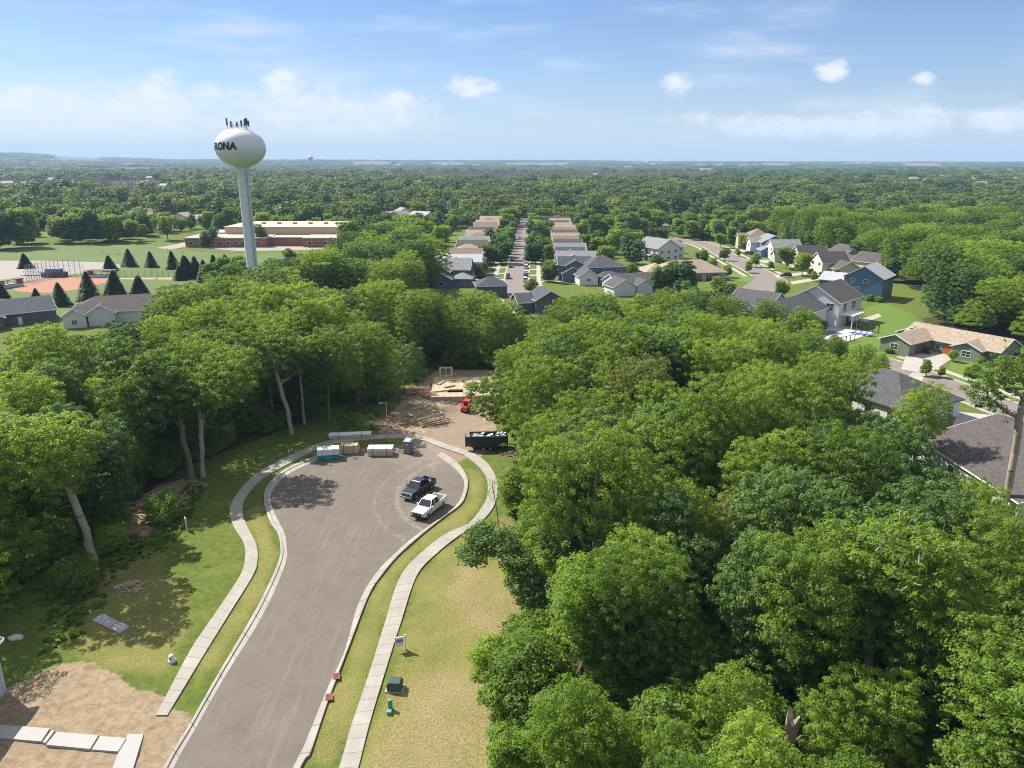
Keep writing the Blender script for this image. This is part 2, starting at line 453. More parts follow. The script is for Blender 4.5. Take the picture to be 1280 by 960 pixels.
nearm = (GX > -72) & (GX < 128) & (GY > 22) & (GY < 252)
pv = soft(paved, 2)
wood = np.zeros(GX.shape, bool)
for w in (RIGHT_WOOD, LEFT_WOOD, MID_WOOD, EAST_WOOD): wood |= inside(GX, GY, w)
heap = 1.5 * np.exp(-(((GX + 16.5) / 3.2) ** 2 + ((GY - 125) / 3.0) ** 2)) + 1.0 * np.exp(-(((GX + 13) / 2.5) ** 2 + ((GY - 129.5) / 2.5) ** 2))
dirtA = inside(GX, GY, DIRT_A)
rough = soft(inside(GX, GY, DIRT_B), 3) + soft(inside(GX, GY, DIRT_C), 2) + soft(dirtA, 3) * .22
lump = (vnoise(GX / .9, GY / .9, 12) - .35) * .45 * rough * (1 - soft(inside(GX, GY, GRAVEL), 3))
GZ = np.where(nearm, np.minimum(micro, .06) * (1 - np.clip(pv * 3, 0, 1)) - .10 * np.clip(pv * 2, 0, 1) + heap + lump, 0) + np.where(np.hypot(GX, GY) > 1400, hill(GX, GY), 0)
GZ = np.where(nearm & (pv > .02), np.minimum(GZ, -.02), GZ)
ny, nx = GX.shape
me = bpy.data.meshes.new('ground')
co = np.stack([GX, GY, GZ], -1).reshape(-1, 3).astype(np.float32)
idx = (np.arange(ny - 1)[:, None] * nx + np.arange(nx - 1)[None, :]).reshape(-1)
quads = np.stack([idx, idx + 1, idx + nx + 1, idx + nx], -1).astype(np.int32)


def np_mesh(name, co, quads, attrs=None):
    me = bpy.data.meshes.new(name)
    me.vertices.add(len(co)); me.vertices.foreach_set('co', np.ascontiguousarray(co, np.float32).ravel())
    k = quads.shape[1]
    me.loops.add(quads.size); me.loops.foreach_set('vertex_index', np.ascontiguousarray(quads, np.int32).ravel())
    me.polygons.add(len(quads)); me.polygons.foreach_set('loop_start', np.arange(0, quads.size, k, dtype=np.int32))
    me.update(calc_edges=True)
    for nm, v in (attrs or {}).items():
        a = me.attributes.new(nm, 'FLOAT', 'POINT'); a.data.foreach_set('value', np.ascontiguousarray(v, np.float32).ravel())
    return me


Z = lambda polys, it: np.clip(sum(soft(inside(GX, GY, p), it) for p in polys), 0, 1)
me = np_mesh('ground', co, quads, {
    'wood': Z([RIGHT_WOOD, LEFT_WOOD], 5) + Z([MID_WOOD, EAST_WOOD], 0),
    'dirt': Z([DIRT_A, DIRT_B, DIRT_C], 3),
    'gravel': Z([GRAVEL], 4),
    'dry': Z([DRY_R, DRY_L], 5) * .75 + Z([VERGE_R, VERGE_L], 2) * .78 + Z([STRAW, STRAW2], 6) * .5,
    'lush': Z(LUSH, 4), 'straw': Z([STRAW, STRAW2], 7) + Z([DRY_L], 8) * .35,
    'far': np.clip((np.hypot(GX, GY) - 420) / 500, 0, 1),
})
me.polygons.foreach_set('use_smooth', np.ones(len(quads), bool))
gm = bpy.data.materials.new('ground_cover'); gm.use_nodes = True
nt = gm.node_tree; N, L = nt.nodes, nt.links
bs = N['Principled BSDF']; bs.inputs['Roughness'].default_value = .95; bs.inputs['Specular IOR Level'].default_value = .1
gp = N.new('ShaderNodeNewGeometry')


def gnoise(scale, detail=5, rough=.6):
    n = N.new('ShaderNodeTexNoise'); n.inputs['Scale'].default_value = scale; n.inputs['Detail'].default_value = detail; n.inputs['Roughness'].default_value = rough
    L.new(gp.outputs['Position'], n.inputs['Vector']); return n.outputs['Fac']


def gmix(fac, a, b):
    m = N.new('ShaderNodeMix'); m.data_type = 'RGBA'
    if isinstance(fac, float): m.inputs['Factor'].default_value = fac
    else: L.new(fac, m.inputs['Factor'])
    for k, v in (('A', a), ('B', b)):
        if isinstance(v, tuple): m.inputs[k].default_value = (*v, 1)
        else: L.new(v, m.inputs[k])
    return m.outputs['Result']


def gramp(v, lo, hi):
    m = N.new('ShaderNodeMapRange'); m.interpolation_type = 'SMOOTHSTEP'
    m.inputs['From Min'].default_value = lo; m.inputs['From Max'].default_value = hi; L.new(v, m.inputs['Value']); return m.outputs[0]


def gm2(op, a, b):
    m = N.new('ShaderNodeMath'); m.operation = op
    for i, v in enumerate((a, b)):
        if isinstance(v, float): m.inputs[i].default_value = v
        else: L.new(v, m.inputs[i])
    return m.outputs[0]


def gatt(n):
    a = N.new('ShaderNodeAttribute'); a.attribute_name = n; return a.outputs['Fac']


nA, nB, nC, nD = gnoise(.25), gnoise(1.3), gnoise(6), gnoise(.02, 4)
lawn = gmix(gramp(nB, .3, .7), (.070, .108, .020), (.125, .150, .032))
lawn = gmix(gramp(nA, .5, .75), lawn, (.15, .165, .035))
lush = gmix(gramp(nB, .3, .7), (.085, .150, .026), (.135, .190, .040))
lsf = gm2('ADD', gatt('lush'), gm2('MULTIPLY', gm2('SUBTRACT', nA, .5), .9))
strawc = gmix(gramp(nC, .3, .62), (.165, .130, .058), (.30, .24, .125))
lawn = gmix(gramp(lsf, .3, .7), lawn, lush)
dryc = gmix(gramp(nC, .35, .7), (.165, .160, .045), (.255, .220, .085))
dryc = gmix(gramp(nB, .55, .75), dryc, (.13, .15, .03))
dfac = gm2('ADD', gatt('dry'), gm2('MULTIPLY', gm2('SUBTRACT', gm2('ADD', gm2('MULTIPLY', nA, .6), gm2('MULTIPLY', nC, .4)), .5), 1.5))
c = gmix(gramp(dfac, .3, .95), lawn, dryc)
sf = gm2('ADD', gatt('straw'), gm2('MULTIPLY', gm2('SUBTRACT', gm2('ADD', gm2('MULTIPLY', nA, .5), gm2('MULTIPLY', nC, .5)), .5), 2.2))
c = gmix(gramp(sf, .58, 1.3), c, strawc)
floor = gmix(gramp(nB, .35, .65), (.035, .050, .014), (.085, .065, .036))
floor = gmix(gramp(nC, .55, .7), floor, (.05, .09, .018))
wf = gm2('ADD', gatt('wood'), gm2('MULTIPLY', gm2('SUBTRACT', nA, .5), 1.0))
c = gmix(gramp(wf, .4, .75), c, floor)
dirt = gmix(gramp(gm2('ADD', gm2('MULTIPLY', nB, .75), gm2('MULTIPLY', nC, .25)), .32, .68), (.215, .158, .102), (.325, .255, .172))
dirt = gmix(gramp(gnoise(.55, 7, .7), .54, .68), dirt, (.17, .12, .075))
df = gm2('ADD', gatt('dirt'), gm2('MULTIPLY', gm2('SUBTRACT', nB, .5), .7))
c = gmix(gramp(df, .42, .62), c, dirt)
grv = gmix(gramp(gnoise(9, 3, .7), .4, .65), (.20, .15, .11), (.32, .25, .195))
gf = gm2('ADD', gatt('gravel'), gm2('MULTIPLY', gm2('SUBTRACT', nB, .5), .5))
c = gmix(gramp(gf, .42, .6), c, grv)
farc = gmix(gramp(nD, .42, .6), (.05, .085, .02), (.14, .17, .05))
c = gmix(gatt('far'), c, farc)
L.new(c, bs.inputs['Base Color'])
bp = N.new('ShaderNodeBump'); bp.inputs['Strength'].default_value = .8; bp.inputs['Distance'].default_value = .16
L.new(gnoise(4, 7, .75), bp.inputs['Height']); L.new(bp.outputs[0], bs.inputs['Normal'])
me.materials.append(gm)
o = bpy.data.objects.new('ground', me); COL.objects.link(o); tag(o, kind='structure')

# ------------------------------------------------------------------ road, kerbs and walks
def paving(name, c0, c1, joint=None, stain=.3, spec=.2):
    m = bpy.data.materials.new(name); m.use_nodes = True; N, L = m.node_tree.nodes, m.node_tree.links
    b = N['Principled BSDF']; b.inputs['Roughness'].default_value = .85; b.inputs['Specular IOR Level'].default_value = spec
    g = N.new('ShaderNodeNewGeometry')

    def nz(scale, detail=5, vec=None, rough=.6):
        n = N.new('ShaderNodeTexNoise'); n.inputs['Scale'].default_value = scale; n.inputs['Detail'].default_value = detail; n.inputs['Roughness'].default_value = rough
        L.new(vec or g.outputs['Position'], n.inputs['Vector']); return n.outputs['Fac']

    def rng(v, lo, hi, a=0., b_=1.):
        m_ = N.new('ShaderNodeMapRange'); m_.inputs['From Min'].default_value = lo; m_.inputs['From Max'].default_value = hi
        m_.inputs['To Min'].default_value = a; m_.inputs['To Max'].default_value = b_; L.new(v, m_.inputs['Value']); return m_.outputs[0]

    def mx(f, a, b_, mode='MIX'):
        q = N.new('ShaderNodeMix'); q.data_type = 'RGBA'; q.blend_type = mode
        if isinstance(f, float): q.inputs['Factor'].default_value = f
        else: L.new(f, q.inputs['Factor'])
        for k, v in (('A', a), ('B', b_)):
            if isinstance(v, tuple): q.inputs[k].default_value = (*v, 1)
            else: L.new(v, q.inputs[k])
        return q.outputs['Result']
    col = mx(rng(nz(.35, 6), .3, .7), c0, c1)
    col = mx(rng(nz(14, 3, rough=.7), .2, .8, .86, 1.14), (0, 0, 0), col, 'MIX') if False else col
    gr = N.new('ShaderNodeMix'); gr.data_type = 'RGBA'; gr.blend_type = 'MULTIPLY'; gr.inputs['Factor'].default_value = 1
    L.new(col, gr.inputs['A']); L.new(rng(nz(11, 3, rough=.7), .2, .8, .8, 1.2), gr.inputs['B']); col = gr.outputs['Result']
    mp = N.new('ShaderNodeMapping'); mp.inputs['Scale'].default_value = (1.6, .10, 1); mp.inputs['Rotation'].default_value = (0, 0, .05)
    L.new(g.outputs['Position'], mp.inputs['Vector'])
    col = mx(rng(nz(1.0, 5, mp.outputs[0]), .52, .75, 0, stain), col, tuple(min(1, v * 1.45) for v in c1))
    col = mx(rng(nz(.9, 6, rough=.7), .6, .78, 0, stain), col, (.30, .25, .19))
    if name == 'asphalt':            # dust tracked out of the lot and one turning track
        def near(cx, cy, lo, hi, ring=0.0):
            s = N.new('ShaderNodeVectorMath'); s.operation = 'DISTANCE'; L.new(g.outputs['Position'], s.inputs[0]); s.inputs[1].default_value = (cx, cy, 0)
            q = s.outputs['Value']
            if ring:
                u = N.new('ShaderNodeMath'); u.operation = 'SUBTRACT'; u.inputs[1].default_value = ring; L.new(q, u.inputs[0]); v_ = N.new('ShaderNodeMath'); v_.operation = 'ABSOLUTE'; L.new(u.outputs[0], v_.inputs[0]); q = v_.outputs[0]
            return rng(q, lo, hi, 1., 0.)
        def mulv(p_, q_):
            u = N.new('ShaderNodeMath'); u.operation = 'MULTIPLY'; L.new(p_, u.inputs[0]); L.new(q_, u.inputs[1]); return u.outputs[0]
        col = mx(mulv(near(-8.5, 112, 3, 13), rng(nz(.8, 6, rough=.75), .35, .65, .1, .75)), col, (.31, .25, .19))
        col = mx(mulv(near(-.5, 94.3, .12, .5, 15.3), rng(nz(1.4, 4), .4, .6, .0, .55)), col, (.30, .26, .21))
        col = mx(mulv(near(-1.5, 93.6, .1, .4, 17.2), rng(nz(1.7, 4), .45, .65, .0, .4)), col, (.30, .26, .21))
        col = mx(rng(nz(.55, 7, rough=.8), .56, .60, 0, .18), col, (.07, .06, .055))
    if joint:
        a = N.new('ShaderNodeAttribute'); a.attribute_name = 'run'
        d = N.new('ShaderNodeMath'); d.operation = 'DIVIDE'; d.inputs[1].default_value = joint; L.new(a.outputs['Fac'], d.inputs[0])
        f = N.new('ShaderNodeMath'); f.operation = 'FRACT'; L.new(d.outputs[0], f.inputs[0])
        w = N.new('ShaderNodeMath'); w.operation = 'LESS_THAN'; w.inputs[1].default_value = .04; L.new(f.outputs[0], w.inputs[0])
        fl = N.new('ShaderNodeMath'); fl.operation = 'FLOOR'; L.new(d.outputs[0], fl.inputs[0])
        wh = N.new('ShaderNodeTexWhiteNoise'); wh.noise_dimensions = '1D'; L.new(fl.outputs[0], wh.inputs['W'])
        col = mx(rng(wh.outputs['Value'], 0, 1, 0, .22), col, tuple(v * .75 for v in c0))
        col = mx(w.outputs[0], col, tuple(v * .62 for v in c0))
    L.new(col, b.inputs['Base Color'])
    bp = N.new('ShaderNodeBump'); bp.inputs['Strength'].default_value = .25; bp.inputs['Distance'].default_value = .02
    L.new(nz(20, 3), bp.inputs['Height']); L.new(bp.outputs[0], b.inputs['Normal'])
    MATS[name] = m
    return m


M_ASPH = paving('asphalt', (.124, .103, .088), (.152, .128, .111), None, .42)
M_CONC = paving('concrete', (.275, .255, .222), (.35, .325, .285), 1.5, .3)
M_KERB = paving('kerb_concrete', (.28, .255, .225), (.36, .33, .295), 3.0, .35)
M_CONC_PLAIN = paving('concrete_plain', (.31, .29, .26), (.38, .355, .32), None, .2)
nA_ = 90
outline = [tuple(v.xy) for v in map(lambda q: Vector((q[0], q[1], 0)), [tuple(p) for p in resample([(*p, 0) for p in ASPH_L], nA_)])]
outline += [tuple(p)[:2] for p in resample([(*p, 0) for p in ASPH_R], nA_)][::-1]
sheet('road', outline, .012, M_ASPH)
v3 = lambda l: [(p[0], p[1], 0) for p in l]
ksec = [(0, .004), (.02, .016), (.55, .035), (.62, .13), (.72, .14), (1, .135), (1, -.1)]
ribbon('kerb', v3(ASPH_L[:-2]), v3(KERB_L[:-2]), ksec, M_KERB)
ribbon('kerb', v3(ASPH_R), v3(KERB_R), ksec, M_KERB)
wsec = [(0, -.12), (0, .07), (1, .075), (1, -.12)]
ribbon('sidewalk', v3(WALK_LO), v3(WALK_LI), wsec, M_CONC)
ribbon('sidewalk', v3(WALK_RI), v3(WALK_RO), wsec, M_CONC)
# ------------------------------------------------------------------ trees
def unit(v): return v / np.maximum(1e-9, np.linalg.norm(v, axis=-1, keepdims=True))


def leaf_cloud(rng, cen, rad, n, s0, s1, flat=.75, up=.55):
    """Leaf sprays spread through clumps: cen (k,3), rad (k,), n leaves per clump -> kite faces."""
    k = len(cen)
    d = unit(rng.normal(size=(k, n, 3))); d[..., 2] = np.where(d[..., 2] < -.35, -d[..., 2] * .6, d[..., 2]); d = unit(d)
    r = rad[:, None] * (.45 + .6 * rng.random((k, n)) ** .6)
    lob = 1 + .22 * np.sin(d[..., 0] * 5 + rng.random((k, 1)) * 6) * np.sin(d[..., 1] * 5 + rng.random((k, 1)) * 6)
    r = r * lob
    p = cen[:, None, :] + d * r[..., None] * np.array([1, 1, flat])
    nrm = unit(d * .9 + np.array([0, 0, up]) + rng.normal(size=d.shape) * .45)
    t = unit(np.cross(nrm, rng.normal(size=d.shape))); b = np.cross(nrm, t)
    s = (s0 + (s1 - s0) * rng.random((k, n)))[..., None]
    v = np.stack([p - t * s * .55, p + b * s * .36 + nrm * s * .06, p + t * s * .6, p - b * s * .36 + nrm * s * .06], 2).reshape(-1, 3)
    ct = rng.random(k)
    tint = np.repeat(np.clip(ct[:, None] * .6 + rng.random((k, n)) * .5, 0, 1).reshape(-1), 4)
    q = np.arange(len(v), dtype=np.int32).reshape(-1, 4)
    return v, q, tint


def poisson_clumps(rng, test, lo, hi, dmin, tries):
    pts = np.empty((0, 3)); lo, hi = np.array(lo), np.array(hi)
    c = lo + (hi - lo) * rng.random((tries, 3)); c = c[test(c)]
    out = np.empty((len(c), 3)); n = 0
    for p in c:
        if n == 0 or np.min(np.sum((out[:n] - p) ** 2, 1)) > dmin * dmin: out[n] = p; n += 1
    return out[:n].copy()


def branches(rng, trunk, cen, r0, kmin=.035):
    """Grow limbs from the trunk to the clumps; pipe-model thickness."""
    nodes = [np.array(p, float) for p in trunk]; par = list(range(-1, len(trunk) - 1)); cnt = [0.0] * len(nodes)
    ntr = len(trunk)
    base = nodes[-1]
    order = np.argsort(np.min(np.linalg.norm(cen[:, None] - np.array(trunk)[None], axis=2), 1))
    for ci in order:
        c = cen[ci]; A = np.array(nodes)
        w = np.linalg.norm(A - c, axis=1) + np.maximum(0, A[:, 2] - c[2] + .3) * 1.4
        w[:max(1, ntr // 3)] += 6
        j = int(np.argmin(w)); a = A[j]
        mid = a * .5 + c * .5 + rng.normal(size=3) * .12 * np.linalg.norm(c - a) + np.array([0, 0, -.06 * np.linalg.norm(c - a)])
        nodes.append(mid); par.append(j); cnt.append(0); nodes.append(c.copy()); par.append(len(nodes) - 2); cnt.append(1.0)
    for i in range(len(nodes) - 1, 0, -1): cnt[par[i]] += cnt[i] if cnt[i] else .2
    mx = max(cnt[0], 1)
    rr = [max(kmin * .5, r0 * (max(q, .25) / mx) ** .52) for q in cnt]
    for i in range(ntr): rr[i] = max(rr[i], r0 * (1 - .62 * i / ntr))
    rr[0] = r0 * 1.35
    V = []; Q = []
    for i in range(1, len(nodes)):
        a, b = nodes[par[i]], nodes[i]; ra, rb = (min(rr[par[i]], rr[i] * 1.25) if i >= ntr else rr[par[i]]), rr[i]
        n = 8 if i < ntr else (5 if rb > .06 else 4)
        d = unit(b - a); u = unit(np.cross(d, [.3, 1, .1] if abs(d[1]) < .9 else [1, 0, .2])); w = np.cross(d, u)
        th = np.arange(n) * 2 * math.pi / n
        ring = np.cos(th)[:, None] * u + np.sin(th)[:, None] * w
        o = sum(len(x) for x in V); V.append(a + ring * ra); V.append(b + ring * rb)
        Q += [(o + k, o + (k + 1) % n, o + n + (k + 1) % n, o + n + k) for k in range(n)]
    return np.concatenate(V), np.array(Q, np.int32)


def tree_mesh(seed, h, rad, base, leaves, size, shape=0.0, clump=(.40, .86), dmin=1.06, lean=(0, 0), blobs=None, lmat=None, bark=None, r0=None, hollow=.36, tries=5200, fork=None, skirt=None):
    """Returns (trunk mesh, crown mesh). shape >0 widens the top, <0 the foot. blobs: crown built from several balls instead."""
    rng = np.random.default_rng(seed)
    lx, ly = lean; zc = (h + base) / 2; hz = (h - base) / 2
    lobes = [(unit(rng.normal(size=3)), (.22 + .40 * rng.random())) for _ in range(9)]

    def env(p):
        if blobs is not None:
            ok = np.zeros(len(p), bool)
            for bx, by, bz, br in blobs: ok |= np.sum((p - np.array([bx, by, bz])) ** 2 / (br * br * np.array([1, 1, .62])), 1) < 1
            return ok
        f = (p[:, 2] - zc) / hz; cx = lx * (p[:, 2] / h) ** 1.3; cy_ = ly * (p[:, 2] / h) ** 1.3
        q = np.stack([(p[:, 0] - cx) / rad, (p[:, 1] - cy_) / rad, f], 1)
        q[:, :2] /= (1 + shape * f)[:, None]
        l = np.linalg.norm(q, axis=1); d = q / np.maximum(l, 1e-6)[:, None]
        lim = .66 + sum(a * np.clip((d @ c - .55) * 2.6, 0, 1) for c, a in lobes)
        return (l < lim) & (l > hollow * lim)
    if blobs is not None:
        lo = [min(b[i] - b[3] for b in blobs) for i in range(3)]; hi = [max(b[i] + b[3] for b in blobs) for i in range(3)]
    else:
        e = rad * (1.25 + abs(shape)); lo = [min(0, lx) - e, min(0, ly) - e, base - hz * .2]; hi = [max(0, lx) + e, max(0, ly) + e, h + hz * .2]
    cen = poisson_clumps(rng, env, lo, hi, dmin, tries)
    cr = clump[0] + (clump[1] - clump[0]) * rng.random(len(cen))
    v, q, t = leaf_cloud(rng, cen, cr, leaves, size[0], size[1])
    if skirt:                                                   # loose outlying sprays
        k = rng.integers(0, len(cen), skirt)
        v2, q2, t2 = leaf_cloud(rng, cen[k] + rng.normal(size=(skirt, 3)) * 1.1, np.full(skirt, .42), max(4, leaves // 6), size[0], size[1])
        q = np.concatenate([q, q2 + len(v)]); v = np.concatenate([v, v2]); t = np.concatenate([t, t2])
    crown = np_mesh('crown', v, q, {'tint': t}); crown.materials.append(lmat or M_LEAF)
    top = base + (h - base) * .62
    nt_ = 7
    tr = [(lx * (top * i / nt_ / h) ** 1.3 + (rng.random() - .5) * .35 * (i > 0), ly * (top * i / nt_ / h) ** 1.3 + (rng.random() - .5) * .35 * (i > 0), top * i / nt_ - (.3 if i == 0 else 0)) for i in range(nt_ + 1)]
    r0 = r0 or .022 * h
    mid_ = cen.mean(0)
    sub = cen[rng.random(len(cen)) < (.75 if leaves > 40 else .3)] if len(cen) > 3 else cen
    if leaves > 60: k = rng.integers(0, len(cen), 12); sub = np.concatenate([sub, mid_ + (cen[k] - mid_) * (1.12 + .16 * rng.random((12, 1))) + [0, 0, .3]])   # bare twig ends
    bv, bq = branches(rng, tr, sub, r0)
    trunk = np_mesh('trunk', bv, bq); trunk.materials.append(bark or M_BARK)
    trunk.polygons.foreach_set('use_smooth', np.ones(len(bq), bool))
    return trunk, crown


def spruce_mesh(seed, h, rad, n=4600, size=(.42, .75)):
    rng = np.random.default_rng(seed)
    z = h * (.06 + .94 * rng.random(n) ** 1.35); tier = np.floor(z / .85) * .85
    f = 1 - (z * .5 + tier * .5) / h
    r = rad * np.clip(f, .02, 1) ** .85 * (.35 + .72 * rng.random(n) ** .6) * (1 + .12 * np.sin(z * 7.4)); a = rng.random(n) * 2 * math.pi
    r *= 1 + .18 * np.sin(a * 3 + seed)
    p = np.stack([np.cos(a) * r, np.sin(a) * r, z - .12 * r], 1)
    out = np.stack([np.cos(a), np.sin(a), np.full(n, -.32)], 1); out = unit(out + rng.normal(size=out.shape) * .2)
    sd = unit(np.cross(out, [0, 0, 1.0])); nr = np.cross(sd, out)
    s = (size[0] + (size[1] - size[0]) * rng.random(n))[:, None]
    v = np.stack([p - out * s * .6, p + sd * s * .42 - nr * s * .12, p + out * s * .8, p - sd * s * .42 - nr * s * .12], 1).reshape(-1, 3)
    q = np.arange(len(v), dtype=np.int32).reshape(-1, 4)
    crown = np_mesh('crown', v, q, {'tint': np.repeat(rng.random(n), 4)}); crown.materials.append(M_NEEDLE)
    mb = MB(); mb.tube([(0, 0, -.2), (0, 0, h * .5), (0, 0, h * .96)], [.2, .13, .03], 7)
    o = mb.build('trunk', M_BARK); me = o.data; bpy.data.objects.remove(o)
    return me, crown


def make_tree(name, meshes, loc, label, cat, group=None, rz=0.0, s=1.0, sz=None):
    e = empty(name, loc, label, cat, group, rz); e.scale = (s, s, sz or s)
    for nm, m in zip(('trunk', 'crown'), meshes):
        o = bpy.data.objects.new(nm, m); COL.objects.link(o); o.parent = e
    return e


rnd = random.Random(7)
# kinds of woodland tree: near detail
NEAR = [
    tree_mesh(1, 17, 5.4, 4.6, 95, (.13, .30), .10, skirt=160),
    tree_mesh(2, 18.5, 4.6, 4.6, 95, (.13, .30), -.05, skirt=160),
    tree_mesh(3, 15, 5.6, 3.6, 95, (.14, .31), .12, lmat=M_LEAF, skirt=160),
    tree_mesh(4, 19, 4.8, 7.5, 90, (.13, .29), .15, skirt=160, hollow=.45),
    tree_mesh(5, 14, 4.4, 2.6, 95, (.13, .30), -.12, skirt=120),
    tree_mesh(6, 17, 5.6, 4.2, 90, (.19, .36), .05, lmat=M_LEAF2, skirt=130),
    tree_mesh(7, 15, 4.4, 3.2, 95, (.13, .29), -.05, lmat=M_LEAF3, skirt=130),
    tree_mesh(8, 12, 3.7, 2.0, 95, (.12, .27), -.05, lmat=M_LEAF3, dmin=.8, skirt=110),
    tree_mesh(9, 16, 4.8, 4.2, 85, (.13, .29), .1, dmin=1.1, hollow=.25, skirt=220, lmat=M_LEAF),
    tree_mesh(10, 18, 5.0, 5.6, 85, (.18, .34), .18, lmat=M_LEAF2, dmin=1.0, skirt=160),
    tree_mesh(11, 16, 5.0, 4.2, 95, (.13, .30), .05, lmat=M_LEAF4, skirt=160),
    tree_mesh(12, 14, 3.6, 2.4, 95, (.13, .30), -.2, lmat=M_LEAF, dmin=.85, skirt=140),
]
SHRUB = [tree_mesh(21, 3.4, 1.7, .2, 150, (.14, .26), .1, clump=(.5, .8), dmin=.6, r0=.06, hollow=.2, lmat=M_LEAF3, tries=900),
         tree_mesh(22, 2.4, 1.5, .1, 140, (.12, .24), .1, clump=(.45, .7), dmin=.55, r0=.05, hollow=.2, lmat=M_LEAF, tries=900),
         tree_mesh(23, 4.8, 1.9, .5, 140, (.14, .26), .0, clump=(.5, .85), dmin=.7, r0=.07, hollow=.2, lmat=M_LEAF, tries=1200)]
STREET = [tree_mesh(31, 8.5, 2.9, 1.8, 70, (.3, .5), .0, clump=(.7, 1.0), dmin=.85, tries=1500, lmat=M_LEAF),
          tree_mesh(32, 7.0, 2.3, 1.6, 70, (.28, .46), -.12, clump=(.6, .9), dmin=.8, tries=1300, lmat=M_LEAF),
          tree_mesh(33, 11, 3.6, 2.0, 70, (.34, .55), -.05, clump=(.8, 1.1), dmin=1.0, tries=1500, lmat=M_LEAF2),
          tree_mesh(34, 9.5, 3.2, 1.6, 70, (.32, .5), -.1, clump=(.7, 1.0), dmin=.9, tries=1500, lmat=M_LEAF3)]
FARM = [tree_mesh(41, 14, 5.0, 1.5, 16, (.9, 1.5), .0, clump=(1.0, 1.5), dmin=1.5, tries=900, lmat=M_FAR1),
        tree_mesh(42, 12, 4.6, 1.2, 16, (.9, 1.5), -.1, clump=(1.0, 1.5), dmin=1.5, tries=900, lmat=M_FAR3),
        tree_mesh(43, 15, 5.4, 1.5, 16, (.9, 1.6), .1, clump=(1.1, 1.6), dmin=1.6, tries=900, lmat=M_FAR2)]
SPRUCE = [spruce_mesh(51, 9, 3.7), spruce_mesh(52, 11, 4.4), spruce_mesh(53, 7, 3.4)]

# --- single trees the photograph shows apart
KEEP = []          # (x, y, radius) kept free of the scattered trees


def single(px, py, mesh, label, s=1.0, rz=0.0, group=None, keep=4.0, name='broadleaf_tree', sz=None):
    p = P(px, py); KEEP.append((p.x, p.y, keep))
    return make_tree(name, mesh, p, label, 'tree', group, rz, s, sz)


single(118, 702, tree_mesh(61, 17, 4.6, 8.0, 90, (.18, .34), .1, lean=(-3.2, .5), dmin=1.0, hollow=.3, bark=M_BARKP, r0=.42, skirt=60),
       'tall leaning tree with forked bare limbs beside the brush pile and slab lawn', keep=5)
single(239, 600, tree_mesh(62, 18, 4.8, 9.0, 90, (.18, .34), .15, lean=(-1.2, 0), r0=.42, skirt=60), 'stout dark trunked tree standing behind the small sandy patch', keep=3)
single(254, 596, tree_mesh(63, 17, 4.4, 9.5, 90, (.18, .34), .15, lean=(1.0, .6), bark=M_BARKP, r0=.34, skirt=60), 'paler trunk of the close pair behind the small sandy patch', keep=3)
single(365, 543, tree_mesh(64, 18, 4.6, 10.5, 90, (.18, .34), .15, lean=(-3.4, .8), bark=M_BARKP, r0=.36, skirt=60), 'tree with a long pale bare trunk leaning out above the walk bend', keep=4)
single(381, 530, tree_mesh(65, 16, 3.4, 9.5, 84, (.18, .34), .1, bark=M_BARKP, r0=.24, skirt=40), 'slim upright pale trunk tree beside the long leaning trunk', keep=3)
single(654, 563, tree_mesh(66, 14.5, 6.0, 4.2, 78, (.18, .34), .1, lean=(-2.8, .2), dmin=1.0, hollow=.25, skirt=120), 'spreading tree overhanging the dark dump trailer', keep=5)
single(775, 672, tree_mesh(67, 17, 5.6, 4.0, 102, (.20, .36), .05, lmat=M_LEAF2, skirt=60), 'big rounded dark green tree between the mown lot and the deep woods', keep=6)
single(684, 775, tree_mesh(68, 8, 3, 3, 102, (.18, .32), blobs=[(-7.6, 2.0, 6.2, 1.5), (-6.3, 2.8, 7.5, 1.9), (-4.6, 2.4, 7.4, 1.7), (-3.2, 1.0, 6.2, 1.6), (-2.2, -.2, 4.8, 1.7), (-.8, -.8, 3.6, 1.6)], lean=(-1.6, .8), lmat=M_LEAF2, dmin=.8, clump=(.65, 1.0), r0=.2),
       'dark tree with a long limb reaching out over the mown lot', keep=4)
single(728, 850, tree_mesh(69, 10.5, 2.8, 1.5, 102, (.16, .30), -.15, lmat=M_LEAF3, dmin=.85, clump=(.65, 1.0), skirt=60), 'bright lime green young tree below the dark limbed tree', keep=3.5)
single(1253, 650, tree_mesh(70, 21, 4, 8, 70, (.17, .32), blobs=[(-3, 1, 18.5, 2.6), (-5.5, 0, 17, 2.2), (-.5, 0, 20, 2.8), (2.2, 1, 18, 2.5), (-1.6, 2.5, 14.6, 1.3), (1, -1.5, 21, 2.4), (-4.4, -1.5, 20.2, 2.0)], lean=(-.4, .5), bark=M_BARKP, r0=.45, skirt=60, hollow=.2),
       'tall tree with a pale leaning trunk in front of the brown shingle roof', keep=4)
single(410, 527, tree_mesh(76, 16, 3.6, 7.5, 95, (.13, .29), .1, r0=.22, lean=(1.6, -.6), skirt=140), 'upright tree between the leaning pale trunk and the long lumber bundle', keep=3)
single(474, 508, tree_mesh(78, 10, 2.8, 2.2, 90, (.13, .26), -.1, skirt=80), 'mid sized tree crowding the soil heap behind the lamp pole', keep=2.5)
single(512, 477, tree_mesh(79, 7.5, 2.2, 1.2, 90, (.13, .26), -.1, lmat=M_LEAF2, skirt=80), 'dark narrow tree at the back corner of the lot beside the deck', keep=2.5)
single(498, 492, tree_mesh(77, 10, 2.6, 1.6, 95, (.12, .27), -.1, lmat=M_LEAF2, skirt=80), 'dark bushy tree beside the churned heap at the lot', keep=2.5)
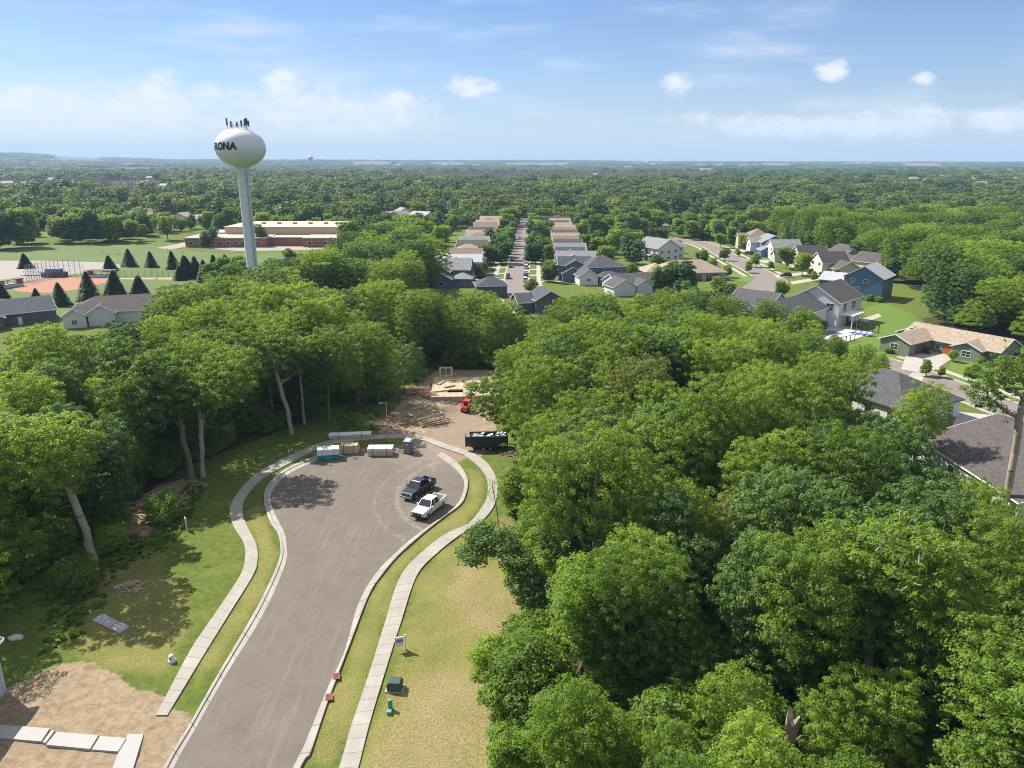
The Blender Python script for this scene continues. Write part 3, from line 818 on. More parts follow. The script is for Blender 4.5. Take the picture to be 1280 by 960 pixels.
single(447, 508, tree_mesh(74, 15, 4.2, 6, 95, (.13, .29), .1, r0=.24, lean=(1.2, 0), skirt=120), 'dark trunked tree standing by the spoil heap behind the long lumber bundle', keep=3)
single(1143, 590, tree_mesh(71, 12.5, 3.1, 2.8, 78, (.14, .28), -.1, dmin=.9, hollow=.2, skirt=80, bark=M_BARKP), 'light airy tree on the lawn between the two dark roofed houses', keep=4)
single(1077, 908, tree_mesh(72, 18, 4.4, 11, 90, (.18, .34), .1, lean=(-1.0, 1.0), bark=M_BARKP, r0=.4, skirt=60), 'tree with a tall pale bare trunk deep in the near woods', keep=3)
KEEP += [(51, 92, 7), (49, 84, 6), (47, 101, 5), (27, 45, 3.4), (26, 40.5, 2.8), (25.2, 36, 2.4), (19, 41, 3), (18.2, 36.5, 2.8), (17.4, 32, 2.4), (35, 40.5, 2.4), (33.6, 36, 2.2)]
single(1000, 440, tree_mesh(73, 11, 3.4, 2.0, 90, (.18, .32), -.12, lmat=M_LEAF, dmin=.9), 'dense oval tree beside the pool terrace', keep=4)

for px, py, k, s_, lab in ((1040, 452, 7, .6, 'small tree at the terrace corner below the blue loungers'), (1072, 464, 4, .5, 'low leafy tree between the terrace and the green house'), (1100, 474, 7, .5, 'yellowish small tree before the green gable wall'), (1015, 462, 6, .7, 'bright tree in front of the oval one by the terrace'), (965, 425, 8, .62, 'sparse tree screening the white gable wall'), (940, 420, 4, .6, 'low tree before the dark garage roof of the white house')):
    single(px, py, NEAR[k], lab, s_, px, None, 3)

# --- scattered woodland trees: every stand one group; the 300 that show largest are single objects
CLEAR = [(57, 80, 90, 122), (57, 108, 90, 145), (68, 182, 120, 230), (96, 235, 147, 425), (-32, 136, 4, 157)]


def stand(poly, spacing, seed, keep=True):
    rng = np.random.default_rng(seed)
    xs, ys = [p[0] for p in poly], [p[1] for p in poly]
    n = int((max(xs) - min(xs)) * (max(ys) - min(ys)) / spacing ** 2 * 14)
    c = np.stack([min(xs) + (max(xs) - min(xs)) * rng.random(n), min(ys) + (max(ys) - min(ys)) * rng.random(n)], 1)
    c = c[inside(c[:, 0], c[:, 1], poly)]
    # inside the view, with a margin for shadows cast into it
    c = c[(np.abs(c[:, 0]) < (c[:, 1] * .9576 + 9) * .70 + 7) & (c[:, 1] > 22)]
    for x0, y0, x1, y1 in CLEAR: c = c[~((c[:, 0] > x0) & (c[:, 0] < x1) & (c[:, 1] > y0) & (c[:, 1] < y1))]
    if keep:
        for x, y, r in KEEP: c = c[np.hypot(c[:, 0] - x, c[:, 1] - y) > r]
    out = []
    for p in c:
        if not out or np.min(np.sum((np.array(out) - p) ** 2, 1)) > spacing ** 2: out.append(p)
    return [tuple(p) for p in out]


STANDS = [
    (RIGHT_WOOD, 5.1, 101, 'crowded broadleaf tree in the near woods between the mown lot and the dark roofs', 'near woods beyond the mown lot', (.72, 1.05), None),
    (LEFT_WOOD, 6.4, 102, 'crowded broadleaf tree in the woods on the lumber side of the turning circle', 'woods on the lumber side', (.85, 1.02), None),
    (MID_WOOD, 7.5, 103, 'dark broadleaf tree in the grove between the water tower and the straight street', 'dark grove beside the water tower', (.85, 1.1), [5, 5, 9, 9, 2]),
    (EAST_WOOD, 7.2, 104, 'broadleaf tree in the wooded slope behind the curved street houses', 'wooded slope behind the curved street', (.9, 1.2), None),
]
SKY = lambda p: float(np.interp(p, [-200, 0, 80, 190, 215, 260, 320, 370, 450, 530, 610, 650, 690, 720, 770, 880, 920, 950, 1000, 1060, 1100, 1165, 1200, 1280, 1500], [425, 425, 408, 390, 368, 345, 330, 345, 350, 358, 358, 388, 396, 370, 367, 360, 376, 402, 406, 446, 458, 520, 600, 615, 640]))
ALL = []
for poly, sp, seed, label, group, sc, kinds in STANDS:
    for x, y in stand(poly, sp, seed):
        s = rnd.uniform(*sc); k = rnd.choice(kinds or [0, 0, 1, 1, 2, 3, 4, 5, 6, 7, 8, 9, 10, 11, 11])
        if poly is RIGHT_WOOD and y < 45: s *= .82; k = rnd.choice([0, 2, 4, 6, 7, 7, 8])
        if poly is RIGHT_WOOD or poly is LEFT_WOOD:          # canopy height falls away towards the houses
            px_ = 640 + x / (y * CP + (H - 15) * SP) * F
            lim = (H - y * math.tan(PITCH + math.atan((SKY(px_) - 480) / F))) / 19.0
            if s > lim: s = max(.32, lim * rnd.uniform(.86, 1.0))
            elif y > 128 and lim < 1.3: s = max(s, lim * rnd.uniform(.78, 1.0))
        if poly is MID_WOOD:
            px_ = 640 + x / (y * CP + (H - 15) * SP) * F
            s = min(s, max(.4, (H - y * math.tan(PITCH + math.atan((float(np.interp(px_, [300, 390, 425, 450, 480, 545], [338, 318, 303, 284, 270, 300])) - 480) / F))) / 18.5))
        d = math.hypot(x, y); show = 1 / d * (1 if abs(x) < y * .72 + 4 else .05)
        ALL.append((show, x, y, s, k, label, group))
ALL.sort(reverse=True)
N_TREE = 262
for show, x, y, s, k, label, group in ALL[:N_TREE]:
    make_tree('broadleaf_tree', NEAR[k], (x, y, 0), label, 'tree', group, rnd.uniform(0, 6.28), s * (.82 if group.startswith('near') else .9), s * rnd.uniform(.92, 1.08))
REST = [(x, y, s, k) for show, x, y, s, k, label, group in ALL[N_TREE:]]
print('TREES', len(ALL), {g: sum(1 for a in ALL[:N_TREE] if a[6] == g) for g in set(a[6] for a in ALL)})


def scatter(name, pts, sources, seed, kind='stuff'):
    """ONE object: points that carry instances of the given crowns (x, y, z, scale xy, scale z)."""
    rng = np.random.default_rng(seed); pts = np.asarray(pts, np.float32)
    me = bpy.data.meshes.new(name); me.vertices.add(len(pts)); me.vertices.foreach_set('co', pts[:, :3].ravel())
    a = me.attributes.new('size', 'FLOAT_VECTOR', 'POINT'); a.data.foreach_set('vector', np.ascontiguousarray(pts[:, [3, 3, 4]]).ravel())
    a = me.attributes.new('pick', 'INT', 'POINT'); a.data.foreach_set('value', rng.integers(0, len(sources), len(pts)).astype(np.int32))
    a = me.attributes.new('turn', 'FLOAT_VECTOR', 'POINT'); t = np.zeros((len(pts), 3), np.float32); t[:, 2] = rng.random(len(pts)) * 6.28; a.data.foreach_set('vector', t.ravel())
    o = bpy.data.objects.new(name, me); COL.objects.link(o); tag(o, kind=kind)
    g = bpy.data.node_groups.new(name, 'GeometryNodeTree')
    g.interface.new_socket('Geometry', in_out='INPUT', socket_type='NodeSocketGeometry'); g.interface.new_socket('Geometry', in_out='OUTPUT', socket_type='NodeSocketGeometry')
    N, L = g.nodes, g.links
    gi, go = N.new('NodeGroupInput'), N.new('NodeGroupOutput')
    ip = N.new('GeometryNodeInstanceOnPoints'); L.new(gi.outputs[0], ip.inputs['Points'])
    gti = N.new('GeometryNodeGeometryToInstance')
    for src in sources[::-1]:
        oi = N.new('GeometryNodeObjectInfo'); oi.inputs['Object'].default_value = src; oi.inputs['As Instance'].default_value = False; oi.transform_space = 'ORIGINAL'
        L.new(oi.outputs['Geometry'], gti.inputs[0])
    L.new(gti.outputs[0], ip.inputs['Instance']); ip.inputs['Pick Instance'].default_value = True

    def na(nm, ty):
        n = N.new('GeometryNodeInputNamedAttribute'); n.data_type = ty; n.inputs['Name'].default_value = nm; return n.outputs['Attribute']
    L.new(na('pick', 'INT'), ip.inputs['Instance Index']); L.new(na('size', 'FLOAT_VECTOR'), ip.inputs['Scale'])
    er = N.new('FunctionNodeEulerToRotation'); L.new(na('turn', 'FLOAT_VECTOR'), er.inputs[0]); L.new(er.outputs[0], ip.inputs['Rotation'])
    L.new(ip.outputs[0], go.inputs[0])
    md = o.modifiers.new('scatter', 'NODES'); md.node_group = g
    return o
# ------------------------------------------------------------------ houses
TRIM = mat('white_trim', (.66, .65, .63), .5, var=.04)
GLASS = mat('window_glass', (.03, .04, .05), .08, spec=.6, var=.2)
SID = {
    'white': lined('siding_white', (.60, .60, .60), .2, dark=.82), 'grey': lined('siding_grey', (.30, .32, .34), .2, dark=.8),
    'blue': lined('siding_blue', (.085, .16, .28), .2, dark=.8), 'slate': lined('siding_slate', (.13, .17, .23), .2, dark=.8),
    'green': lined('siding_green', (.19, .21, .155), .2, dark=.8), 'tan': lined('siding_tan', (.50, .42, .32), .2, dark=.82),
    'cream': lined('siding_cream', (.64, .58, .47), .2, dark=.82), 'stone': mat('stone_cladding', (.42, .37, .31), .9, var=.35, scale=5, bump=.5),
    'dark': lined('siding_dark', (.10, .105, .115), .2, dark=.8), 'brick': mat('brick_red', (.30, .125, .085), .85, var=.2, scale=6),
    'lightgrey': lined('siding_light_grey', (.52, .54, .57), .2, dark=.82),
}
ROOF = {
    'char': lined('shingle_charcoal', (.075, .072, .078), .16, rough=.9, dark=.8, jitter=.22), 'brown': lined('shingle_brown', (.20, .15, .115), .16, rough=.9, dark=.8, jitter=.2),
    'tan': lined('shingle_tan', (.30, .235, .175), .16, rough=.9, dark=.82, jitter=.18), 'grey': lined('shingle_grey', (.20, .20, .205), .16, rough=.9, dark=.82, jitter=.18),
    'umber': lined('shingle_umber', (.080, .070, .068), .16, rough=.9, dark=.8, jitter=.2), 'pale': lined('shingle_pale', (.34, .35, .36), .16, rough=.9, dark=.85, jitter=.12),
    'navy': lined('shingle_navy', (.06, .068, .085), .16, rough=.9, dark=.8, jitter=.2),
}
GAR = lined('garage_panel_white', (.74, .73, .70), .55, dark=.7)
GARB = lined('garage_panel_brown', (.12, .075, .05), .55, dark=.7)
DOORR = mat('door_orange', (.42, .10, .03), .4)
DOORD = mat('door_dark', (.06, .045, .04), .4)
DECKM = lined('deck_boards', (.33, .27, .2), .14, axis='X', dark=.7)


def side_frame(b, side):
    """Origin, along vector, outward vector, length of a block's wall."""
    x0, x1, y0, y1 = b['b']
    return {'S': (Vector((x0, y0, 0)), Vector((1, 0, 0)), Vector((0, -1, 0)), x1 - x0), 'N': (Vector((x1, y1, 0)), Vector((-1, 0, 0)), Vector((0, 1, 0)), x1 - x0),
            'E': (Vector((x1, y0, 0)), Vector((0, 1, 0)), Vector((1, 0, 0)), y1 - y0), 'W': (Vector((x0, y1, 0)), Vector((0, -1, 0)), Vector((-1, 0, 0)), y1 - y0)}[side]


def panel(root, name, fr, u, z, w, h, m, t=.06, frame=None, bars=False):
    o, a, n, L = fr; q = n.cross(Vector((0, 0, 1)))
    M = Matrix((( a.x, n.x, 0, o.x), (a.y, n.y, 0, o.y), (0, 0, 1, 0), (0, 0, 0, 1)))
    if frame is None:
        mb = MB(); mb.box(u - w / 2, u + w / 2, -.02, t, z, z + h, M); return mb.build(name, m, root)
    mb = MB(); f = .12
    for x0, x1, z0, z1 in ((u - w / 2, u - w / 2 + f, z, z + h), (u + w / 2 - f, u + w / 2, z, z + h), (u - w / 2 + f, u + w / 2 - f, z, z + f), (u - w / 2 + f, u + w / 2 - f, z + h - f, z + h)):
        mb.box(x0, x1, -.02, t, z0, z1, M)
    if bars: mb.box(u - .04, u + .04, -.02, t, z + f, z + h - f, M); mb.box(u - w / 2 + f, u - .04, -.02, t - .01, z + h * .5 - .03, z + h * .5 + .03, M); mb.box(u + .04, u + w / 2 - f, -.02, t - .01, z + h * .5 - .03, z + h * .5 + .03, M)
    win = mb.build(name, frame, root)
    mb = MB(); mb.box(u - w / 2 + f, u + w / 2 - f, -.02, t * .4, z + f, z + h - f, M); mb.build('pane', m, win)
    return win


def roof_solid(b):
    x0, x1, y0, y1 = b['b']; h = b['h']; p = b.get('p', .5); o = b.get('o', .45); t = .2; z0 = b.get('z0', 0)
    k = b['r']; mb = MB(); trim = MB(); e = .012
    if k in ('gx', 'gy'):
        if k == 'gx': c, hw, A0, A1 = (y0 + y1) / 2, (y1 - y0) / 2, x0 - .35, x1 + .35; T = lambda a, s, z: (a, c + s, z)
        else: c, hw, A0, A1 = (x0 + x1) / 2, (x1 - x0) / 2, y0 - .35, y1 + .35; T = lambda a, s, z: (c + s, a, z)
        ze, zr = h - o * p + e, h + hw * p + e
        sec = [(-hw - o, ze), (0, zr), (hw + o, ze), (hw + o, ze + t), (0, zr + t * 1.1), (-hw - o, ze + t)]
        vs_ = [T(a, s, z) for a in (A0, A1) for s, z in sec]
        mb.add(vs_, [(0, 1, 4, 5), (1, 2, 3, 4), (6, 11, 10, 7), (7, 10, 9, 8)] + [(i, i + 6, (i + 1) % 6 + 6, (i + 1) % 6) for i in range(6)])
        for a in (A0 - .03, A1 + .03):
            for s in (-1, 1): trim.bar(T(a, s * (hw + o), ze + t * .35), T(a, 0, zr + t * .4), .06, .26)
        for s in (-1, 1): trim.bar(T(A0, s * (hw + o + .03), ze + t * .4), T(A1, s * (hw + o + .03), ze + t * .4), .08, .2)
        zr_top = zr + t
    else:
        hx, hy = (x1 - x0) / 2 + o, (y1 - y0) / 2 + o; cx, cy_ = (x0 + x1) / 2, (y0 + y1) / 2; ze = h - o * p + e
        m_ = min(hx, hy); rl = max(hx, hy) - m_; zr = ze + m_ * p
        r = [(cx - (rl if hx >= hy else 0), cy_ - (rl if hy > hx else 0), zr + t), (cx + (rl if hx >= hy else 0) + .02, cy_ + (rl if hy > hx else 0) + .02, zr + t)]
        cr = [(cx - hx, cy_ - hy), (cx + hx, cy_ - hy), (cx + hx, cy_ + hy), (cx - hx, cy_ + hy)]
        vs_ = [(x, y, ze) for x, y in cr] + [(x, y, ze + t) for x, y in cr] + r
        if hx >= hy: fs = [(4, 5, 9, 8), (5, 6, 9), (6, 7, 8, 9), (7, 4, 8)]
        else: fs = [(4, 5, 8), (5, 6, 9, 8), (6, 7, 9), (7, 4, 8, 9)]
        mb.add(vs_, fs + [(0, 3, 2, 1)] + [(i, (i + 1) % 4, (i + 1) % 4 + 4, i + 4) for i in range(4)])
        for i in range(4):
            a, c2 = cr[i], cr[(i + 1) % 4]; n = Vector((c2[1] - a[1], a[0] - c2[0], 0)).normalized() * .03
            trim.bar(Vector((*a, ze + t * .4)) + n, Vector((*c2, ze + t * .4)) + n, .08, .2)
    return mb, trim


def wall_solid(b):
    x0, x1, y0, y1 = b['b']; h = b['h']; p = b.get('p', .5); mb = MB(); k = b['r']; z0 = b.get('z0', -.1)
    if k == 'gx':
        c, zr = (y0 + y1) / 2, h + (y1 - y0) / 2 * p - .02
        sec = [(y0, z0), (y1, z0), (y1, h - .02), (c, zr), (y0, h - .02)]; vs_ = [(a, s, z) for a in (x0, x1) for s, z in sec]
    elif k == 'gy':
        c, zr = (x0 + x1) / 2, h + (x1 - x0) / 2 * p - .02
        sec = [(x0, z0), (x1, z0), (x1, h - .02), (c, zr), (x0, h - .02)]; vs_ = [(s, a, z) for a in (y0, y1) for s, z in sec]
    else: return mb.box(x0, x1, y0, y1, z0, h - .02)
    mb.add(vs_, [(0, 1, 2, 3, 4), (5, 9, 8, 7, 6)] + [(i, i + 5, (i + 1) % 5 + 5, (i + 1) % 5) for i in range(5)])
    return mb


FOOT = []     # house footprints, kept clear of trees


def house(label, loc, yaw, blocks, wall='white', roof='char', group=None, trim=None, extras=(), name='house', frame=None, cat='house'):
    """blocks: dicts b=(x0,x1,y0,y1) h wall height r roof kind (gx, gy, hip) p pitch w sides with windows n storeys."""
    root = empty(name, (loc[0], loc[1], 0), label, cat, group, R(yaw))
    cs, sn = math.cos(R(yaw)), math.sin(R(yaw))
    for b in blocks:
        x0, x1, y0, y1 = b['b']
        FOOT.append([(loc[0] + x * cs - y * sn, loc[1] + x * sn + y * cs) for x, y in ((x0 - 1, y0 - 1), (x1 + 1, y0 - 1), (x1 + 1, y1 + 1), (x0 - 1, y1 + 1))])
        w = wall_solid(b).build('wall', SID[b.get('m', wall)], root)
        rf, tr = roof_solid(b); rf.build('roof', ROOF[b.get('rm', roof)], root); tr.build('trim', trim or TRIM, root)
        for side in b.get('w', ''):
            fr = side_frame(b, side); n = max(1, int(fr[3] / b.get('step', 4.2)))
            for st in range(b.get('n', 1)):
                for i in range(n):
                    panel(root, 'window', fr, fr[3] * (i + .5) / n, .95 + 2.8 * st + b.get('dz', 0), 1.5, 1.35, GLASS, frame=frame or TRIM, bars=b.get('bars', False))
    for ex in extras:
        kind, bi, side, u, w, h = ex[:6]; fr = side_frame(blocks[bi], side)
        if kind == 'garage': panel(root, 'garage_door', fr, u, .05, w, h, ex[6] if len(ex) > 6 else GAR, t=.05)
        elif kind == 'door': panel(root, 'door', fr, u, .05, w, h, ex[6] if len(ex) > 6 else DOORD, t=.07)
        elif kind == 'window': panel(root, 'window', fr, u, ex[6], w, h, GLASS, frame=frame or TRIM, bars=True)
    return root


B = lambda x0, x1, y0, y1, h, r, **k: dict(b=(x0, x1, y0, y1), h=h, r=r, **k)
DARKTRIM = mat('dark_trim', (.07, .065, .06), .5)
# the two dark roofs beyond the near woods
house('dark shingle hip roofed house with white siding, nearest the green house driveway', (69.6, 131.5), 25.3, [B(-7.5, 7.5, -9, 9, 3.3, 'hip', p=.5, w='SEW')], 'white', 'char', trim=DARKTRIM)
house('long grey brown shingle roofed house behind the leaning pale trunk', (74.5, 96.5), 2, [B(-11.5, 12, -11.5, 11, 3.2, 'gy', p=.30, w='WE', n=1, step=5)], 'lightgrey', 'umber')
# green ranch with orange door
house('green ranch house with tan shingles and an orange front door', (88.9, 175), -56.5,
      [B(0, 7.2, 0, 12, 3.1, 'gy', p=.42), B(.4, 22.5, 9.5, 19.5, 3.0, 'gx', p=.44, w='EN'), B(13.2, 19.5, 7.4, 13, 2.9, 'gy', p=.42), B(-2.6, 5, 11.8, 18.5, 2.8, 'gy', p=.44)], 'green', 'tan',
      extras=[('garage', 0, 'E', 5.2, 4.8, 2.3, GARB), ('window', 0, 'S', 3.6, 2.0, 1.6, .9), ('door', 1, 'S', 10.9, 1.5, 2.4, DOORR), ('window', 1, 'S', 8.6, 1.2, 1.5, .9), ('window', 2, 'S', 3.2, 2.2, 1.5, .8), ('window', 1, 'S', 12.2, .9, 1.6, .8)])
# white house with the pool
hp = house('white two storey house with dark shingles above the pool terrace', (79.5, 209.5), -45,
           [B(0, 13.5, 0, 16, 7.0, 'gy', p=.58, rm='umber'), B(-2, 10.5, -22, -.3, 5.4, 'gy', p=.52), B(-15, -2.2, -9, 3, 5.0, 'gx', p=.5)], 'white', 'char',
           extras=[('window', 0, 'S', 11.0, 2.2, 2.0, 4.6), ('window', 1, 'E', 6, 2, 1.6, 3), ('window', 1, 'E', 12, 2, 1.6, 3), ('window', 0, 'E', 4, 2.4, 2.2, 4.2), ('window', 0, 'E', 10, 2.4, 2.2, 4.2), ('door', 0, 'E', 7, 1.8, 2.3)])
mb = MB(); mb.box(13.55, 17.5, .4, 8, 3.7, 3.95); [mb.box(x, x + .22, y, y + .22, 0, 3.7) for x in (17.0,) for y in (.6, 4, 7.5)]; mb.build('balcony', TRIM, hp)
house('deep blue two storey gabled house above the pool lawn', P(1052, 372).xy, -40,
      [B(0, 12.2, 0, 13, 7.4, 'gy', p=.58, rm='pale', n=1), B(-8.5, -.3, 2, 12, 5.2, 'gx', p=.4, rm='pale')], 'blue', 'pale',
      extras=[('window', 0, 'S', 2.8, 1.6, 1.5, 5.3), ('window', 0, 'S', 7.0, 1.6, 1.5, 5.3), ('window', 0, 'S', 4.6, 1.8, 1.0, 3.3), ('window', 0, 'S', 9.6, 2.0, .9, .3), ('window', 0, 'E', 4, 1.5, 1.5, 4.5)])
# houses along the curved street, gables towards the pavement
ROWB = [
    ((142, 313), 'cream', 'umber', 'cream gabled house with brown shingles behind the blue house', -60, [B(0, 14, 0, 13, 4.2, 'gx', w='SE'), B(-5, 1, 2, 9, 3.8, 'gx')]),
    ((122, 306), 'cream', 'umber', 'narrow front cream house with a steep gable beside the blue house', -80, [B(0, 9, 0, 12, 5.2, 'gy', p=.8, w='S', n=2), B(9.2, 15, 3, 13, 3.4, 'gx')]),
    ((121, 326), 'tan', 'umber', 'tan steep gabled house with dark shingles along the curved street', -85, [B(0, 9, 0, 13, 5.6, 'gy', p=.8, w='SE', n=2), B(-6, -.2, 3, 13, 4, 'gx')]),
    ((121, 344), 'stone', 'char', 'stone fronted house under a broad charcoal roof along the curved street', -88, [B(0, 12, 0, 14, 3.4, 'gx', p=.6, w='S'), B(2, 7, -3, 4, 3.2, 'gy', p=.7)]),
    ((121, 376), 'slate', 'grey', 'blue gable ended house with white front and grey shingles along the curved street', -92, [B(0, 13, 0, 12, 6.4, 'gx', p=.5, w='SE', n=2, m='blue'), B(13.2, 20, -2, 8, 3.4, 'gx', m='blue'), B(1, 8, -4, 2, 5.8, 'gy', p=.6, m='white', w='S', n=2)]),
    ((122, 402), 'tan', 'brown', 'tall tan brown roofed house at the far bend of the curved street', -95, [B(0, 15, 0, 13, 6.2, 'hip', p=.6, w='SE', n=2), B(2, 8, -3, 3, 5.6, 'gy', p=.7)]),
]
ROWB += [((140, 334), 'lightgrey', 'char', 'grey house with a charcoal roof standing behind the steep gabled pair', -80, [B(0, 13, 0, 12, 5.4, 'gx', p=.55, w='SE', n=2)]), ((121, 358), 'cream', 'grey', 'cream house with grey shingles between the stone front and the blue gables', -90, [B(0, 10, 0, 13, 5.6, 'gy', p=.6, w='S', n=2), B(-4, -.2, 3, 11, 3.6, 'gx')])]
for xy, w, r, lab, yaw, bl in ROWB:
    house(lab, xy, yaw, bl, w, r, 'houses along the curved street', extras=[('garage', 0, 'S', bl[0]['b'][1] - 3.2, 4.6, 2.3)])
house('wide brown hip roofed ranch inside the bend of the curved street', P(826, 352).xy, 8,
      [B(0, 26, 0, 15, 3.2, 'hip', p=.5, w='S'), B(-4, 6, 5, 16, 3.0, 'hip', p=.5, w='SW')], 'stone', 'tan', extras=[('garage', 0, 'S', 20.5, 5, 2.4, GARB), ('garage', 0, 'S', 15, 2.6, 2.4, GARB)])
house('white two storey house with grey shingles behind the brown ranch', P(822, 328).xy, 32, [B(0, 13, 0, 15, 6.2, 'gy', p=.55, w='SW', n=2), B(11, 20, 4, 14, 5.6, 'gx', p=.5, w='S', n=2)], 'white', 'grey')
house('dark grey two storey house behind the long bright lawn', P(806, 326).xy, 8, [B(0, 12, 0, 11, 6.0, 'hip', p=.5, w='SW', n=2), B(1, 7, -4, 1, 3, 'gy', p=.5)], 'dark', 'grey', frame=TRIM)
house('low dark roofed house with white gable trim beside the bright lawn', P(771, 368).xy, 18, [B(0, 22, 0, 12, 3.3, 'gx', p=.45), B(-3, 5, -4, 4, 3.2, 'gy', p=.6), B(6, 12, -3, 4, 3.2, 'gy', p=.6)], 'white', 'char')
house('dark grey hip roofed house with a white front gable on the corner', P(733, 354).xy, 10, [B(0, 15, 0, 13, 6.0, 'hip', p=.5, w='SE', n=2), B(-4, 3, -5, 4, 3.4, 'gy', p=.7, m='white'), B(3.5, 12, -5, 1, 3.2, 'hip', p=.4)], 'slate', 'char', extras=[('window', 1, 'S', 3.5, 1.6, 1.2, 1.4)])
# straight street: both rows
SX = lambda y: 1.5 + (y - 276) * .028
rr = random.Random(3)
LOOK_R = [('slate', 'navy', 'navy roofed slate house'), ('white', 'grey', 'white gabled house with square windows'), ('blue', 'navy', 'blue gabled house with navy roof')]
for k in range(15):
    y = 285 + 16.5 * k; x = SX(y) + 16
    if k < 3: w, r, d = LOOK_R[k]
    else: w, r = rr.choice(['tan', 'cream', 'slate', 'lightgrey'] if k < 7 else ['tan', 'cream']), rr.choice(['grey', 'umber', 'brown'] if k < 6 else ['brown', 'tan', 'umber']); d = None
    lab = (d + ' in the bright row of the straight street') if d else 'brown roofed house in the repeating row on the bright side of the straight street'
    bl = [B(0, 13, 0, 10, 5.8, 'gx', p=.52, w='W' if k > 3 else 'SW', n=2), B(1.5, 9, -3.6, 3, 3.2, 'gy', p=.6)] if k != 1 else [B(0, 15, -1, 11, 5.8, 'gx', p=.48, w='W', n=2, m='white'), B(-1, 6, -5, 3, 3.4, 'gy', p=.6, m='slate')]
    bl = [dict(b=(q['b'][0], q['b'][1] + rr.uniform(-.8, 1), q['b'][2], q['b'][3]), **{a: c for a, c in q.items() if a != 'b'}) for q in bl]
    if k < 3: bl.append(B(3, 10, -1.6, 6, 6.0, 'gy', p=.55, m=w, w='S', n=2))
    house(lab, (x, y), rr.uniform(-2, 2), bl, w, r, None if d else 'brown houses on the bright side')
LOOK_L = [('slate', 'grey', 'slate blue house with a steep white trimmed gable on the shady row'), ('lightgrey', 'pale', 'wide pale roofed house on the shady row of the straight street'), ('tan', 'brown', 'brown gabled house beyond the wide pale roof on the straight street')]
for k in range(14):
    y = 275 + 17.5 * k; x = SX(y) - 29
    if k < 3: w, r, lab = LOOK_L[k]; g = None
    else: w, r = rr.choice(['tan', 'cream', 'slate']), rr.choice(['brown', 'umber', 'tan', 'grey']); lab = 'brown roofed house in the repeating row on the shady side of the straight street'; g = 'brown houses on the shady side'
    if k == 0: bl = [B(-6, 12, 0, 13, 5.6, 'gx', p=.5, rm='grey', w='S', n=2), B(-5, 5, -5, 6, 5.4, 'gy', p=.62, w='S', n=2), B(-1, 6, -9, -3, 3.4, 'gy', p=.55, w='S'), B(6, 13, -6, 2, 3.2, 'hip', p=.4)]
    elif k == 1: bl = [B(-6, 15, 0, 13, 6.0, 'gx', p=.34, w='S', n=2), B(2, 8, -3, 4, 5.6, 'gy', p=.6, m='tan', rm='umber')]
    else: bl = [B(0, 14, 0, 12, 5.6, 'gx' if k % 3 else 'hip', p=.5, w='SE', n=2), B(8, 14.5, -3, 5, 3.4, 'gy', p=.55)]
    house(lab, (x, y), rr.uniform(-3, 3), bl, w, r, g)
house('small dark gable showing above the treetops at the street end', P(686, 392).xy, 15, [B(-4, 5, 0, 10, 4.2, 'gy', p=.55), B(-9, -3.8, 2, 10, 3.4, 'gx', p=.5)], 'dark', 'navy')
house('small dark roof peeking out just past the street tree shade', P(612, 372).xy, 10, [B(-4, 6, 0, 9, 4.0, 'hip', p=.5)], 'dark', 'navy')
# west side
house('dark slate house with a white railed porch beside the ball field', (-139, 203), 40, [B(-10, 11, 0, 13, 3.4, 'gx', p=.45), B(-9, -2, -4, 3, 3.2, 'gy', p=.5)], 'dark', 'navy', extras=[('door', 0, 'S', 12, 1.0, 2.2, TRIM), ('window', 0, 'E', 4, 2, 1.8, .9), ('window', 0, 'E', 9, 2, 1.8, .9)])
house('white house with three front gables and a long grey brown roof', P(84, 410).xy, 20, [B(0, 27, 3, 16, 3.4, 'hip', p=.5), B(-.5, 5, -1, 8, 3.4, 'gy', p=.62), B(5.4, 12, 0, 8, 3.6, 'gy', p=.62), B(22, 27.5, 0, 8, 3.2, 'gy', p=.6)], 'white', 'umber', extras=[('window', 1, 'S', 2.7, 1.5, 1.4, .9)])
house('tan hipped roof showing among trees past the brown ranch', P(845, 275).xy, 15, [B(-6, 8, 0, 14, 4, 'hip', p=.55)], 'tan', 'pale')
house('red brown roof half hidden in trees above the grey house', P(826, 290).xy, 0, [B(-6, 6, 0, 12, 4, 'hip', p=.5)], 'tan', 'brown')
FARH = [(64, 281), (112, 282), (150, 279), (168, 275), (176, 276), (224, 280), (250, 281), (262, 277), (20, 280), (340, 273), (455, 270), (505, 275), (522, 276), (543, 268), (562, 266), (598, 270), (610, 262), (900, 262), (935, 260), (735, 262), (770, 258), (200, 268), (90, 272), (300, 268)]
for i, (px, py) in enumerate(FARH):
    house('small tan or brown roofed house among the yard trees past the playing field', P(px, py).xy, rr.uniform(-40, 40), [B(-8, 8, 0, 11, 4.2, rr.choice(['gx', 'hip', 'gy']), p=.45, w='S')], rr.choice(['tan', 'cream', 'lightgrey', 'white']), rr.choice(['tan', 'brown', 'pale', 'grey']), 'houses past the playing field')
# house under construction's neighbour at the frame edge: its corner and porch show
hh = house('pale house at the frame edge shading the slabs on the soil', (-52.2, 50.6), 4, [B(-8, 8.6, -12, 3.0, 5.0, 'gy', p=.5)], 'lightgrey', 'char')
